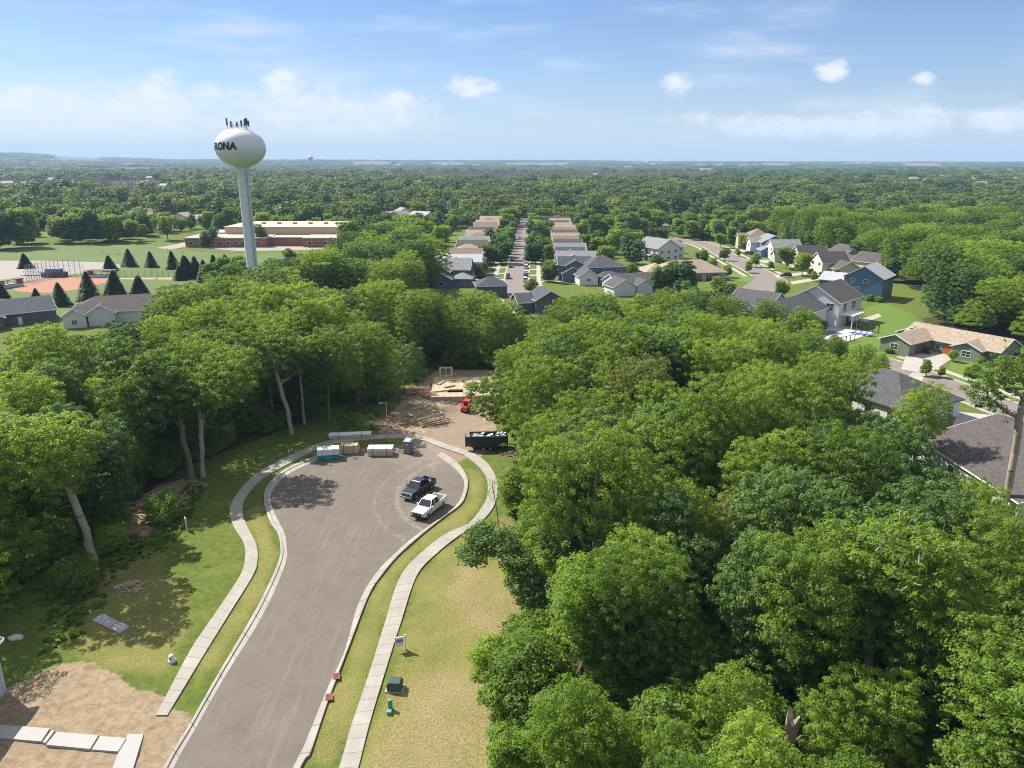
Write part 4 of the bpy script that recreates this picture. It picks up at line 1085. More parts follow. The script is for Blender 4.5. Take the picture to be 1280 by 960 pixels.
# ------------------------------------------------------------------ school
for i in range(46):
    FARH_P = (rr.uniform(0, 540), rr.uniform(247, 284)) if i % 3 else (rr.uniform(560, 930), rr.uniform(246, 268))
    house('small tan or brown roofed house among the yard trees past the playing field', P(*FARH_P).xy, rr.uniform(-40, 40), [B(-8, 8, 0, 11, 4.6, rr.choice(['gx', 'hip', 'gy']), p=.5)], rr.choice(['tan', 'cream', 'lightgrey', 'white']), rr.choice(['tan', 'brown', 'pale', 'grey']), 'houses past the playing field') if not (180 < FARH_P[0] < 470 and FARH_P[1] > 266) else None
sch = empty('school_building', P(345, 309), 'long low brick school with white flat roofs and a taller tan hall', 'school')
SW = mat('roof_membrane', (.40, .36, .295), .7, var=.05); SR = mat('school_tan', (.55, .40, .26), .85, var=.08)
def sblock(x0, x1, y0, y1, h, m):
    mb = MB(); mb.box(x0, x1, y0, y1, -.1, h); w = mb.build('wall', m, sch)
    mb = MB(); mb.box(x0 - .3, x1 + .3, y0 - .3, y1 + .3, h + .01, h + .5); mb.build('roof', SW, sch)
    return x0, x1, y0, h
sblock(-48, -5, 0, 22, 4.5, SID['brick']); sblock(-5.5, 14, 6, 24, 4.2, SID['brick']); sblock(14.5, 44, 0, 26, 4.5, SID['brick'])
sblock(-34, 36, 20, 60, 8.5, SR); sblock(36.5, 50, 24, 50, 5, SID['brick']); sblock(-46, -20, 22.5, 40, 5.2, SR)
for x in list(range(-45, -8, 4)) + list(range(18, 42, 4)):
    panel(sch, 'window', (Vector((x, 0, 0)), Vector((1, 0, 0)), Vector((0, -1, 0)), 4), 0, 1.2, 2.2, 1.9, GLASS, frame=TRIM)
for x in range(-28, 34, 9):
    mb = MB(); mb.box(x, x + 2, 38, 40, 9.02, 10.1); mb.build('roof_vent', SW, sch)
M_PLAY = mat('play_yard_paving', (.28, .245, .21), .9)
sheet('play_yard_pavement', G([(236, 302), (250, 310), (300, 314), (420, 312), (418, 306), (255, 303)]), .05, M_PLAY)
sheet('play_yard_pavement', G([(196, 310), (214, 312), (262, 303), (248, 300)]), .06, M_PLAY)
for i, (px, py, c, h) in enumerate([(292, 308, (.5, .12, .05), 2.6), (285, 308, (.45, .1, .06), 2.2), (300, 309, (.5, .2, .05), 2.0)]):
    e = empty('climbing_frame', P(px, py), ['tall red climbing frame in the school yard', 'red climbing frame next to the tall one', 'orange climbing frame nearer the tower leg'][i], 'play frame', 'school yard play frames')
    pm = mat('play_paint_%d' % i, c, .5)
    mb = MB(); [mb.bar((x, y, 0), (x, y, h), .16) for x in (-1.2, 1.2) for y in (-1, 1)]; mb.build('post', pm, e)
    mb = MB(); mb.box(-1.3, 1.3, -1.1, 1.1, h * .5, h * .5 + .15); mb.build('platform', pm, e)
    mb = MB(); mb.add([(-1.5, -1.3, h), (1.5, -1.3, h), (1.5, 1.3, h), (-1.5, 1.3, h), (0, 0, h + .9)], [(0, 1, 4), (1, 2, 4), (2, 3, 4), (3, 0, 4), (0, 3, 2, 1)]); mb.build('canopy', pm, e)
# ------------------------------------------------------------------ ball field
M_CLAY = mat('infield_clay', (.31, .155, .10), .95, var=.12, scale=.3)
sheet('infield_clay_ground', G([(14, 362), (26, 365), (47, 366), (72, 366), (95, 362), (122, 356), (140, 351), (140, 346), (110, 346), (75, 347), (52, 349), (34, 354)]), .05, M_CLAY)
M_LOT = mat('ball_field_paving', (.27, .235, .215), .9, var=.08, scale=.1)
sheet('ball_field_pavement', G([(-80, 326), (60, 326), (131, 328), (150, 331), (149, 336), (128, 338), (108, 341), (75, 345), (40, 351), (-80, 352)]), .045, M_LOT)
sheet('warning_track_path', G([(145, 348), (215, 347), (215, 349.5), (145, 349)]), .045, mat('track_dirt', (.40, .25, .16), .95))
M_ORANGE = mat('orange_panel', (.5, .17, .08), .7); M_DROOF = mat('dugout_roof', (.10, .08, .075), .7); M_MESH = mat('chain_link_grey', (.33, .33, .33), .5, .5)
def dugout(px0, py0, px1, py1, label):
    a, b = P(px0, py0), P(px1, py1); d = b - a; L = d.length
    e = empty('dugout', a, label, 'dugout', 'ball field dugouts', math.atan2(d.y, d.x))
    mb = MB(); mb.box(0, L, 0, 3, 0, 1.0); mb.build('wall', SID['lightgrey'], e)
    mb = MB(); mb.box(-.3, L + .3, -.6, 3.3, 2.6, 2.85); mb.build('roof', M_DROOF, e)
    for x in (.0, L - .8): mb = MB(); mb.box(x, x + .8, -.1, 3.05, 1.02, 2.58) if x == 0 else mb.box(x, x + .8, -.1, 3.05, 1.02, 2.58); mb.build('end_panel', M_ORANGE, e)
    mb = MB(); [mb.bar((x, 2.9, 1), (x, 2.9, 2.6), .15) for x in np.arange(1.5, L - 1, 2.4)]; mb.build('post', M_DROOF, e)
dugout(110, 347, 142, 347, 'long dugout with orange ends beside the clay infield')
dugout(4, 361, 30, 357, 'dugout by the frame edge at the clay infield corner')
e = empty('score_booth', P(66, 347), 'dark low booth with a blue roof behind home plate', 'booth')
mb = MB(); mb.box(-4.5, 4.5, 0, 3, 0, 2.0); mb.build('wall', SID['dark'], e); mb = MB(); mb.box(-3.0, 3.0, .4, 2.6, 2.01, 3.3); mb.build('roof', mat('booth_blue', (.12, .2, .36), .6), e)
def chain_fence(px, label, h, n):
    pts = [P(*p) for p in px]; e = empty('chain_link_fence', pts[0], label, 'fence', 'ball field fences'); o = pts[0]
    for i in range(len(pts) - 1):
        for k in range(n):
            q = pts[i].lerp(pts[i + 1], k / n) - o; mb = MB(); mb.tube([q, q + Vector((0, 0, h))], .09, 6); mb.build('post', M_MESH, e)
        mb = MB()
        for z in (.2, h * .33, h * .66, h): mb.bar(pts[i] - o + Vector((0, 0, z)), pts[i + 1] - o + Vector((0, 0, z)), .05)
        for k in range(n * 4): q = pts[i].lerp(pts[i + 1], (k + .5) / (n * 4)) - o; mb.bar(q, q + Vector((0, 0, h)), .03)
        mb.build('mesh', M_MESH, e)
chain_fence([(34, 354), (50, 349), (75, 346), (108, 345)], 'tall backstop fence with many posts round home plate', 6.5, 5)
chain_fence([(140, 346), (190, 345), (232, 347)], 'low outfield fence line running on towards the spruces', 2.2, 6)
e = empty('bleacher', P(36, 345), 'small pale spectator bleacher behind the infield', 'bleacher')
mb = MB(); [mb.box(-4, 4, i * .7, i * .7 + .6, .4 + i * .4, .48 + i * .4) for i in range(4)]; mb.build('bench', mat('aluminium', (.6, .6, .6), .4, .6), e)
mb = MB(); [mb.bar((x, 0, 0), (x, 2.6, 1.6), .1) for x in (-3.5, 0, 3.5)]; [mb.bar((x, 2.6, 0), (x, 2.6, 1.6), .1) for x in (-3.5, 0, 3.5)]; mb.build('frame', M_MESH, e)
for i, (px, py) in enumerate([(137, 318), (218, 316)]):
    e = empty('soccer_goal', P(px, py), ['soccer goal out on the far playing field', 'soccer goal nearer the school pavement'][i], 'goal', 'playing field goals', .1 - i * .2)
    mb = MB(); mb.bar((-3.6, 0, 0), (-3.6, 0, 2.4), .16); mb.bar((3.6, 0, 0), (3.6, 0, 2.4), .16); mb.bar((-3.6, 0, 2.4), (3.6, 0, 2.4), .16); mb.bar((-3.6, 0, 2.4), (-3.6, 2, 0), .1); mb.bar((3.6, 0, 2.4), (3.6, 2, 0), .1); mb.build('goal_frame', TRIM, e)

# ------------------------------------------------------------------ water tower
WT = mat('tower_paint', (.64, .645, .67), .35, var=.07, scale=.35, spec=.4)
wt = empty('water_tower', (-78.3, 225, 0), 'white bulb shaped water tower on a slim shaft with town lettering', 'water tower')
mb = MB(); mb.lathe([(3.4, -.1), (2.6, 1.5), (1.95, 4), (1.66, 8), (1.58, 40.6), (1.9, 42.0)], 48); mb.build('shaft', WT, wt, smooth=True)
TZ, TA, TB = 47.6, 7.05, 5.45
mb = MB()
for zz in range(6, 41, 4): mb.lathe([(1.60, zz), (1.605 + (.07 if zz < 9 else 0), zz + .05), (1.60, zz + .1)], 40)
mb.build('weld_seam', mat('tower_seam', (.42, .43, .45), .5), wt)
mb = MB(); la = math.atan2(-225, 78.3) + .55
for da in (-.13, .13): mb.bar((1.78 * math.cos(la + da), 1.78 * math.sin(la + da), 4), (1.78 * math.cos(la + da), 1.78 * math.sin(la + da), 41.5), .07)
for k in range(90): mb.bar((1.78 * math.cos(la - .13), 1.78 * math.sin(la - .13), 4.2 + k * .41), (1.78 * math.cos(la + .13), 1.78 * math.sin(la + .13), 4.2 + k * .41), .04)
mb.build('ladder', M_MESH, wt)
prof = [(1.92, 42.02)]
for i in range(1, 44):
    t = -math.pi / 2 + math.pi * i / 44; r = TA * math.cos(t) ** .96; z = TZ + TB * math.sin(t)
    if z < 43.7: r = max(r, 1.92 + (z - 42.02) * 1.2)
    if z > 42.1 and r > .05: prof.append((r, z))
prof.append((0.02, TZ + TB))
mb = MB(); mb.lathe(prof, 64); tank = mb.build('tank', WT, wt, smooth=True)
def tank_r(z): return TA * max(0, 1 - ((z - TZ) / TB) ** 2) ** .48
M_INK = mat('tower_lettering', (.012, .012, .018), .5)
toward = math.atan2(-225, 78.3)                                   # bearing of the side that faces the street end
for i, ch in enumerate('VERONA'):
    cu = bpy.data.curves.new('letter', 'FONT'); cu.body = ch; cu.size = 2.7; cu.align_x = 'CENTER'; cu.offset = .13
    t = bpy.data.objects.new('letter', cu); COL.objects.link(t); bpy.context.view_layer.update()
    tm = bpy.data.meshes.new_from_object(t.evaluated_get(bpy.context.evaluated_depsgraph_get())); bpy.data.objects.remove(t)
    bm = bmesh.new(); bm.from_mesh(tm); bmesh.ops.triangulate(bm, faces=bm.faces); bmesh.ops.subdivide_edges(bm, edges=bm.edges, cuts=3, use_grid_fill=True)
    ang = toward + R([-97, -81.5, -65.5, -48.5, -32, -15.5][i] - .5)
    for v in bm.verts:
        z = TZ - .55 + v.co.y; a = ang + v.co.x / TA; r = tank_r(z) + .05; v.co = (r * math.cos(a), r * math.sin(a), z)
    bmesh.ops.recalc_face_normals(bm, faces=bm.faces)
    bm.to_mesh(tm); bm.free(); tm.materials.clear(); tm.materials.append(M_INK); tm.name = 'letter'
    o = bpy.data.objects.new('letter', tm); COL.objects.link(o); o.parent = tank
mb = MB()
for k in range(20):
    a = 2 * math.pi * k / 20; mb.tube([(2.3 * math.cos(a), 2.3 * math.sin(a), TZ + TB - .4), (2.3 * math.cos(a), 2.3 * math.sin(a), TZ + TB + .9)], .035, 5)
for zz in (.45, .9): mb.tube([(2.3 * math.cos(2 * math.pi * k / 24), 2.3 * math.sin(2 * math.pi * k / 24), TZ + TB + zz) for k in range(25)], .035, 5)
mb.build('railing', M_MESH, wt)
M_ANT = mat('antenna_grey', (.10, .105, .10), .6)
for k, (x, y, h) in enumerate([(-2.2, -.4, 2.9), (-1.7, .8, 2.2), (-1.0, -1.2, 1.7), (.2, -1.6, 1.9), (.9, -.6, 2.2), (1.4, .4, 2.8), (1.7, -1.0, 2.5), (2.2, .2, 2.3), (.4, 1.3, 2.4), (2.0, -.5, 3.0)]):
    mb = MB(); z0 = TZ + TB - .35; x *= 1.35; mb.tube([(x, y, z0), (x, y, z0 + h)], .07, 6); mb.box(x - .24, x + .24, y - .22, y - .08, z0 + h * .4, z0 + h); mb.box(x - .3, x - .14, y + .02, y + .1, z0 + h * .3, z0 + h * .6); mb.build('antenna', M_ANT, wt)
# smaller copy of its kind on the horizon
ft = empty('water_tower', (-752, 2900, 0), 'tiny pale water tower far off near the horizon', 'water tower')
mb = MB(); mb.lathe([(3, -20), (2.4, 6), (2.4, 46), (2.8, 47)], 16); mb.build('shaft', WT, ft, smooth=True)
mb = MB(); mb.lathe([(2.8, 47.02), (8, 50), (10.5, 54), (9.5, 58), (6, 61), (.05, 62)], 24); mb.build('tank', WT, ft, smooth=True)
# ------------------------------------------------------------------ streets beyond the woods
M_ASPH2 = paving('street_asphalt', (.165, .142, .130), (.205, .18, .168), None, .25)
def band(name, cx, w, z, m, kind='structure'):
    """Flat strip of width w along a centre line."""
    p = [Vector((q[0], q[1], 0)) for q in cx]; A, Bq = [], []
    for i, q in enumerate(p):
        t = (p[min(i + 1, len(p) - 1)] - p[max(i - 1, 0)]).normalized(); n = Vector((-t.y, t.x, 0)) * w / 2
        A.append(tuple(q + n)); Bq.append(tuple(q - n))
    return ribbon(name, A, Bq, [(0, z), (1, z)] if z < .06 else [(0, -.05), (0, z), (1, z), (1, -.05)], m, n=max(6, int(sum((p[i + 1] - p[i]).length for i in range(len(p) - 1)) / 2.5)))
PAVED = []
def street(cx, w, walks=(), kerb=True):
    band('street', cx, w, .03, M_ASPH2); PAVED.append((cx, w / 2 + 1.5))
    if kerb:
        for s in (-1, 1):
            band('kerb', off(cx, s * (w / 2 + .3)), .6, .12, M_CONC_PLAIN)
    for d in walks:
        band('sidewalk', off(cx, d), 1.6, .08, M_CONC_PLAIN); PAVED.append((off(cx, d), 1.2))
def off(cx, d):
    p = [Vector((q[0], q[1], 0)) for q in cx]; o = []
    for i, q in enumerate(p):
        t = (p[min(i + 1, len(p) - 1)] - p[max(i - 1, 0)]).normalized(); o.append((q.x + t.y * d, q.y - t.x * d))
    return o
ST1 = [(12, 215), (6.5, 235), (2.5, 262)] + [(SX(y), y) for y in range(285, 640, 40)]
street(ST1, 9.0, (-8.6, 8.6))
ST2 = G([(1330, 530), (1280, 513), (1232, 500), (1196, 489), (1160, 478)]) + [(84, 166), (72, 200)]
ST2 = [(93, 112), (92.0, 128), (89.5, 145), (85.8, 160), (82, 178)]
band('street', [(98, 92), (94.5, 112), (91.5, 130), (88.5, 146), (86, 158), (83, 166)], 9.2, .03, M_ASPH2)
cx2 = [(98, 92), (94.5, 112), (91.5, 130), (88.5, 146), (86, 158), (83, 166)]
PAVED.append((cx2, 6.5))
for s in (-1, 1): band('kerb', off(cx2, s * 4.9), .6, .12, M_CONC_PLAIN)
band('sidewalk', off(cx2, 8.0), 1.6, .08, M_CONC_PLAIN)
ST3 = G([(925, 372), (948, 358), (958, 346), (940, 336), (918, 325), (900, 315), (890, 309), (868, 303), (830, 299)])
street(ST3, 9.5, (), False)
ST3B = ST3[2:]
for s in (-5.05, 5.05): band('kerb', off(ST3B, s), .6, .12, M_CONC_PLAIN)
for s in (-8.0, 8.0): band('sidewalk', off(ST3B, s), 1.6, .08, M_CONC_PLAIN); PAVED.append((off(ST3B, s), 1.2))
sheet('street_apron', G([(916, 378), (918, 370), (936, 356), (950, 345), (972, 342), (986, 352), (972, 364), (956, 376)]), .045, M_ASPH2)
# driveways
def slab(pts, z=.07, m=None): PAVED_POLY.append(pts); return sheet('driveway', pts, z, m or M_CONC_PLAIN)
PAVED_POLY = []
slab(G([(1133, 443), (1156, 434), (1180, 441), (1190, 449), (1160, 468), (1126, 462)]))
slab(G([(1197, 515), (1238, 519), (1233, 527), (1196, 545), (1188, 540)]))
slab(G([(1140, 466), (1158, 466), (1152, 477), (1132, 474)]))
for px in ([(968, 344), (1008, 340), (1010, 343), (972, 348)], [(938, 324), (975, 327), (972, 329), (944, 328)], [(915, 312), (955, 311), (955, 314), (920, 315)], [(988, 352), (1030, 346), (1030, 349), (990, 356)]):
    slab(G(px))
for k in range(15):
    y = 280 + 16.5 * k; x = SX(y)
    slab([(x + 4.8, y), (x + 17, y), (x + 17, y + 3), (x + 4.8, y + 3)], .095)
    slab([(x - 17, y + 5), (x - 4.8, y + 5), (x - 4.8, y + 8), (x - 17, y + 8)], .095)
sheet('terrace_pavement', G([(1004, 415), (1024, 405), (1060, 408), (1092, 416), (1040, 434), (1022, 431)]), .06, mat('terrace_paving', (.50, .49, .47), .8, var=.06))
slab(G([(1074, 400), (1098, 392), (1102, 396), (1082, 403)]), .06)
# bright mown lawns
M_LAWN = mat('mown_lawn', (.100, .165, .026), .95, var=.35, scale=.25, bump=.4, bscale=6)
M_LAWNF = mat('playing_field_grass', (.088, .128, .030), .95, var=.22, scale=.05)
sheet('lawn', G([(790, 345), (832, 345), (828, 330), (812, 322), (790, 326)]), .02, M_LAWN)
sheet('lawn', G([(1080, 566), (1096, 545), (1150, 552), (1190, 600), (1150, 612)]), .02, M_LAWN)
sheet('playing_field_grass', G([(-120, 308), (190, 306), (250, 315), (300, 318), (450, 312), (470, 322), (330, 345), (270, 345), (190, 378), (60, 402), (-30, 420), (-140, 420)]), .02, M_LAWNF)
for px in ([(925, 327), (943, 333), (958, 340), (975, 330), (960, 322), (935, 322)], [(898, 324), (910, 333), (945, 349), (938, 353), (925, 352), (905, 343)]):
    sheet('lawn', G(px), .02, M_LAWN)

# ------------------------------------------------------------------ vehicles
RUB = mat('tyre_rubber', (.022, .022, .023), .85); RIM = mat('wheel_alloy', (.42, .43, .44), .35, .8)
CHROME = mat('bumper_metal', (.20, .205, .21), .4, .7); BLACKP = mat('black_plastic', (.02, .02, .022), .6)
LAMP = mat('lamp_clear', (.75, .76, .78), .1, spec=.7); TAIL = mat('lamp_red', (.35, .02, .015), .2)
CARGLASS = mat('car_glass', (.018, .024, .028), .05, spec=.8, var=.1)


def wheels(root, xs, hw, r, w=.24):
    for x in xs:
        for s in (-1, 1):
            mb = MB(); mb.tube([(x, s * (hw - w), r), (x, s * hw, r)], r, 20); t = mb.build('wheel', RUB, root, bevel=.04)
            mb = MB(); mb.tube([(x, s * (hw - .06), r), (x, s * (hw + .015), r)], r * .6, 14); mb.build('rim', RIM, t)


def pickup(label, loc, rz, color, bed_mat, cargo=None):
    """Crew cab pickup, nose along +x, about 5.8 m."""
    e = empty('pickup_truck', loc, label, 'pickup truck', 'pickups parked in the turning circle', rz)
    pm = mat('truck_paint_' + cargo_name(cargo), color, .3, .0, var=.04, spec=.5, coat=.7)
    r = .40
    mb = MB(); mb.prof([(2.86, .52, .86), (2.92, .72, .88), (2.90, 1.02, .90), (2.78, 1.12, .90), (1.35, 1.22, .97), (1.0, 1.22, .98), (-.95, 1.22, .98), (-1.05, .45, .97), (-.9, .42, .97), (1.2, .42, .97), (2.5, .46, .93)])
    body = mb.build('body', pm, e, bevel=.05)
    for s in (-1, 1):      # hood crease and wheel arches
        for x in (1.92, -1.72):
            mb = MB(); mb.tube([(x + .52 * math.cos(a), s * .985, .40 + .52 * math.sin(a)) for a in np.linspace(0, math.pi, 12)], .055, 6); mb.build('wheel_arch', BLACKP if cargo else pm, e)
    # bed as an open box
    bed = MB(); z0, z1 = .62, 1.28
    bed.box(-2.88, -1.06, -.97, -.86, .46, z1); bed.box(-2.88, -1.06, .86, .97, .46, z1); bed.box(-2.88, -2.78, -.86, .86, .50, z1); bed.box(-1.15, -1.06, -.86, .86, z0, z1); bed.box(-2.78, -1.15, -.86, .86, z0 - .14, z0)
    bed.build('cargo_bed', pm, e, bevel=.025)
    mb = MB(); mb.box(-2.77, -1.16, -.85, .85, z0 + .004, z0 + .02); [mb.box(-2.77, -1.16, y, y + .05, z0 + .02, z0 + .035) for y in np.arange(-.75, .8, .2)]; mb.build('bed_liner', bed_mat, e)
    # cab: pillars and roof around the glass
    lo, hi, wl, wh = 1.22, 1.92, .94, .74
    fx0, fx1, bx0, bx1 = 1.22, .52, -1.0, -.86
    glass = MB(); glass.prof([(fx0 - .03, lo, wl - .015), (fx1 + .0, hi - .05, wh - .005), (bx1 - .0, hi - .05, wh - .005), (bx0 + .03, lo, wl - .015)])
    glass.build('side_window', CARGLASS, e)
    mb = MB(); mb.prof([(fx1 + .10, hi - .05, wh), (fx1 - .05, hi + .03, wh - .06), (bx1 + .05, hi + .03, wh - .06), (bx1 - .06, hi - .05, wh)]); mb.build('cab_roof', pm, e, bevel=.03)
    mb = MB()
    for s in (-1, 1):
        mb.bar((fx0, s * wl, lo), (fx1 + .04, s * wh, hi - .04), .08, .07); mb.bar((bx0, s * wl, lo), (bx1, s * wh, hi - .04), .16, .07); mb.bar((.12, s * (wl + .005), lo), (.05, s * (wh + .006), hi - .03), .09, .04)
    mb.build('pillar', pm, e)
    mb = MB(); mb.add([(fx0 + .02, -wl + .1, lo + .02), (fx0 + .02, wl - .1, lo + .02), (fx1 + .07, wh - .08, hi - .07), (fx1 + .07, -wh + .08, hi - .07), (fx0 - .06, -wl + .1, lo - .01), (fx0 - .06, wl - .1, lo - .01), (fx1 - .02, wh - .08, hi - .1), (fx1 - .02, -wh + .08, hi - .1)], [(0, 1, 2, 3), (4, 7, 6, 5), (0, 4, 5, 1), (1, 5, 6, 2), (2, 6, 7, 3), (3, 7, 4, 0)]); mb.build('windshield', CARGLASS, e)
    mb = MB(); mb.box(2.87, 2.945, -.60, .60, .68, 1.02); gr = mb.build('grille', BLACKP, e); mb = MB(); [mb.box(2.93, 2.96, -.56, .56, z, z + .035) for z in (.76, .84, .92)]; mb.build('slat', CHROME, gr)
    for s in (-1, 1):
        mb = MB(); mb.box(2.80, 2.935, s * .76 - .14, s * .76 + .14, .80, 1.03); mb.build('headlight', mat('lamp_dim', (.34, .35, .36), .15, spec=.7), e, bevel=.02)
        mb = MB(); mb.box(-2.90, -2.80, s * .90 - .075, s * .90 + .075, .78, 1.18); mb.build('taillight', TAIL, e)
        mb = MB(); mb.box(.95, 1.12, s * 1.12 - .12, s * 1.12 + .12, 1.20, 1.40); mb.bar((1.03, s * .95, 1.22), (1.03, s * 1.05, 1.28), .05); mb.build('side_mirror', BLACKP if cargo else pm, e, bevel=.02)
        for x in (.62, -.42): mb = MB(); mb.box(x - .1, x + .1, s * .985 - .02, s * .985 + .02, 1.06, 1.10); mb.build('door_handle', BLACKP, e)
        for x in (1.12, .08, -.92): mb = MB(); mb.box(x - .008, x + .008, s * .979 - .006, s * .979 + .006, .52, 1.20); mb.build('door_seam', BLACKP, e)
    mb = MB(); mb.box(2.86, 3.02, -.93, .93, .44, .66); mb.build('bumper', BLACKP if not cargo else CHROME, e, bevel=.03)
    mb = MB(); mb.box(-3.02, -2.86, -.93, .93, .46, .66); mb.build('bumper', CHROME, e, bevel=.03)
    wheels(e, (1.92, -1.72), 1.0, r)
    e.scale = (1.0, 1.0, 1.06)
    if cargo:
        mb = MB(); mb.box(-1.35, -1.2, -.9, .9, 1.29, 1.62); mb.box(-1.34, -1.0, -.9, .9, 1.63, 1.68); mb.build('headache_rack', BLACKP, e)
        g2 = mat('cargo_red', (.30, .05, .04), .6); g3 = mat('cargo_pale', (.55, .52, .55), .6)
        for c in ((-2.6, -2.2, -.7, -.1, 1.0, g2), (-2.1, -1.5, .05, .7, 1.25, g3), (-2.7, -2.2, .1, .6, 1.3, BLACKP), (-2.1, -1.45, -.75, -.2, 1.15, BLACKP)):
            mb = MB(); mb.box(c[0], c[1], c[2], c[3], .64, c[4]); o = mb.build('toolbox', c[5], e, bevel=.03)
    return e


def cargo_name(c): return c or 'white'


a, b = P(515, 650), P(556, 630)
rz = math.atan2(P(522, 650).y - P(552, 627).y, P(522, 650).x - P(552, 627).x)
pc = P(537, 639.5)
pickup('white crew cab pickup with an empty bed parked nearest the kerb', pc, rz, (.80, .80, .79), BLACKP)
pickup('dark navy pickup with tools and boxes in its bed beside the white one', P(523.5, 616.5), rz - .04, (.012, .018, .028), BLACKP, 'loaded')


def car(label, loc, rz, color, suv=False, group=None):
    e = empty('parked_car', loc, label, 'car', group, rz)
    pm = mat('car_paint_%d_%d_%d' % tuple(int(c * 99) for c in color), color, .3, var=.03, spec=.5, coat=.6)
    h = 1.72 if suv else 1.45
    mb = MB(); mb.prof([(2.25, .35, .80), (2.32, .62, .82), (2.2, .82, .84), (1.15, .95, .88), (-2.1, .98, .88), (-2.3, .8, .84), (-2.3, .38, .82)]); mb.build('body', pm, e, bevel=.05)
    bx = -2.15 if suv else -1.75
    mb = MB(); mb.prof([(1.2, .95, .84), (.45, h - .06, .66), (-1.3 if not suv else -1.95, h - .06, .66), (bx, .97, .84)]); mb.build('window', CARGLASS, e)
    mb = MB(); mb.prof([(.55, h - .07, .67), (.35, h, .60), (-1.2 if not suv else -1.85, h, .60), (-1.38 if not suv else -2.0, h - .07, .67)]); mb.build('car_roof', pm, e)
    for s in (-1, 1):
        mb = MB(); mb.box(2.16, 2.31, s * .62 - .14, s * .62 + .14, .62, .78); mb.build('headlight', LAMP, e)
        mb = MB(); mb.box(-2.32, -2.2, s * .66 - .12, s * .66 + .12, .68, .86); mb.build('taillight', TAIL, e)
    wheels(e, (1.4, -1.4), .89, .34, .2)
    return e


WH, BK, SV, RD, BL = (.78, .78, .77), (.02, .021, .024), (.42, .43, .45), (.30, .03, .03), (.05, .09, .2)
for k, (side, y, c, suv, lab) in enumerate([
    (1, 283, WH, True, 'white car parked first along the bright side kerb of the straight street'), (1, 296, BK, False, 'black car behind the first white one on the straight street'),
    (1, 303, WH, False, 'white sedan third along the bright side kerb'), (1, 318, WH, True, 'white car alone in front of the blue house'), (1, 331, SV, False, 'silver car further up the bright side kerb'),
    (-1, 290, BK, True, 'black car parked on the shady side kerb of the straight street'), (-1, 322, BK, False, 'dark sedan under the shady side trees'), (-1, 345, RD, False, 'red car far up the shady side kerb'),
    (1, 420, WH, False, 'white car far along the straight street'), (-1, 438, SV, False, 'silver car far along the shady side kerb')]):
    car(lab, (SX(y) + side * 3.4, y, .03), math.pi / 2 * (1 if side > 0 else -1), c, suv, 'cars along the straight street')
for px, py, rz_, c, suv, lab in [(935, 318, 2.3, BK, True, 'black car parked against the curved street kerb by the blue house'), (982, 346, 2.9, BK, True, 'black sport utility car parked at the bend beside the white house'), (848, 303, .4, SV, False, 'silver car beyond the white house on the curved street')]:
    car(lab, P(px, py, .03), rz_, c, suv, 'cars along the curved street')
car('dark car parked in the driveway before the brown garage door', P(1152, 440, .08), R(-56), BK, True)

# ------------------------------------------------------------------ building site
OSB = mat('sheathing_board', (.56, .44, .28), .8, var=.18, scale=3); LUM = mat('lumber_pine', (.60, .48, .31), .75, var=.16, scale=2); LUMD = mat('lumber_weathered', (.38, .31, .22), .85, var=.25)
WRAP = mat('white_wrap', (.70, .71, .73), .4, var=.12, scale=2); TEAL = mat('teal_wrap', (.02, .26, .26), .5); BLUEW = mat('blue_wrap', (.34, .44, .66), .45)


def pile(name, label, loc, rz, L, W, Hh, body, top=None, side=None, wrap_h=.35, courses=4, group='lumber bundles by the kerb', tilt=0):
    """Banded bundle on bearers; each course and the wrap its own part."""
    e = empty(name, loc, label, 'lumber bundle', group, rz); e.rotation_euler.x = tilt
    for x in (-L * .36, L * .02, L * .36): mb = MB(); mb.box(x - .05, x + .05, -W / 2, W / 2, 0, .1); mb.build('bearer', LUMD, e)
    n = courses; hb = (Hh - .1) / n
    rg = random.Random(int(L * 100))
    for i in range(n):
        dx = rg.uniform(-.06, .06); mb = MB(); k = max(4, int(W / .2)); g = W / k
        for j in range(k): mb.box(-L / 2 + dx + rg.uniform(-.04, .04), L / 2 + dx + rg.uniform(-.04, .04), -W / 2 + j * g + .01, -W / 2 + (j + 1) * g - .01, .1 + i * hb + .008, .1 + (i + 1) * hb - .008)
        mb.build('board_course', body, e)
    if top:
        mb = MB(); mb.box(-L / 2 - .05, L / 2 + .05, -W / 2 - .05, W / 2 + .05, Hh - wrap_h, Hh + .04); mb.build('wrap', top, e, bevel=.03)
    if side:
        mb = MB(); mb.box(-L / 2 - .09, L / 2 + .09, -W / 2 - .09, W / 2 + .09, .08, Hh - wrap_h - .02); mb.build('wrap', side, e, bevel=.03)
    mb = MB()
    for x in (-L * .28, L * .28):
        for args in ((x - .03, x + .03, -W / 2 - .1, W / 2 + .1, Hh + .042, Hh + .05), (x - .03, x + .03, -W / 2 - .11, -W / 2 - .1, .1, Hh + .05), (x - .03, x + .03, W / 2 + .1, W / 2 + .11, .1, Hh + .05)): mb.box(*args)
    mb.build('band', BLACKP, e)
    return e


pile('sheet_stack', 'teal wrapped sheet bundle with a white top at the kerb', P(411, 573), R(12), 3.2, 1.6, 1.75, OSB, WRAP, TEAL, .9)
pile('sheathing_stack', 'tan bare sheathing stack between the teal bundle and the white capped one', P(437, 566), R(3), 2.7, 1.4, 1.5, OSB, None, None, 0, 6)
pile('lumber_stack', 'white capped pine lumber bundle nearest the privy', P(476, 568), R(1), 3.8, 1.7, 1.25, LUM, WRAP, None, .32, 5)
pile('lumber_stack', 'long low wrapped lumber bundle lying on the grass behind the walk', P(438, 547), R(7), 6.8, 1.3, .75, LUM, WRAP, None, .2, 3)
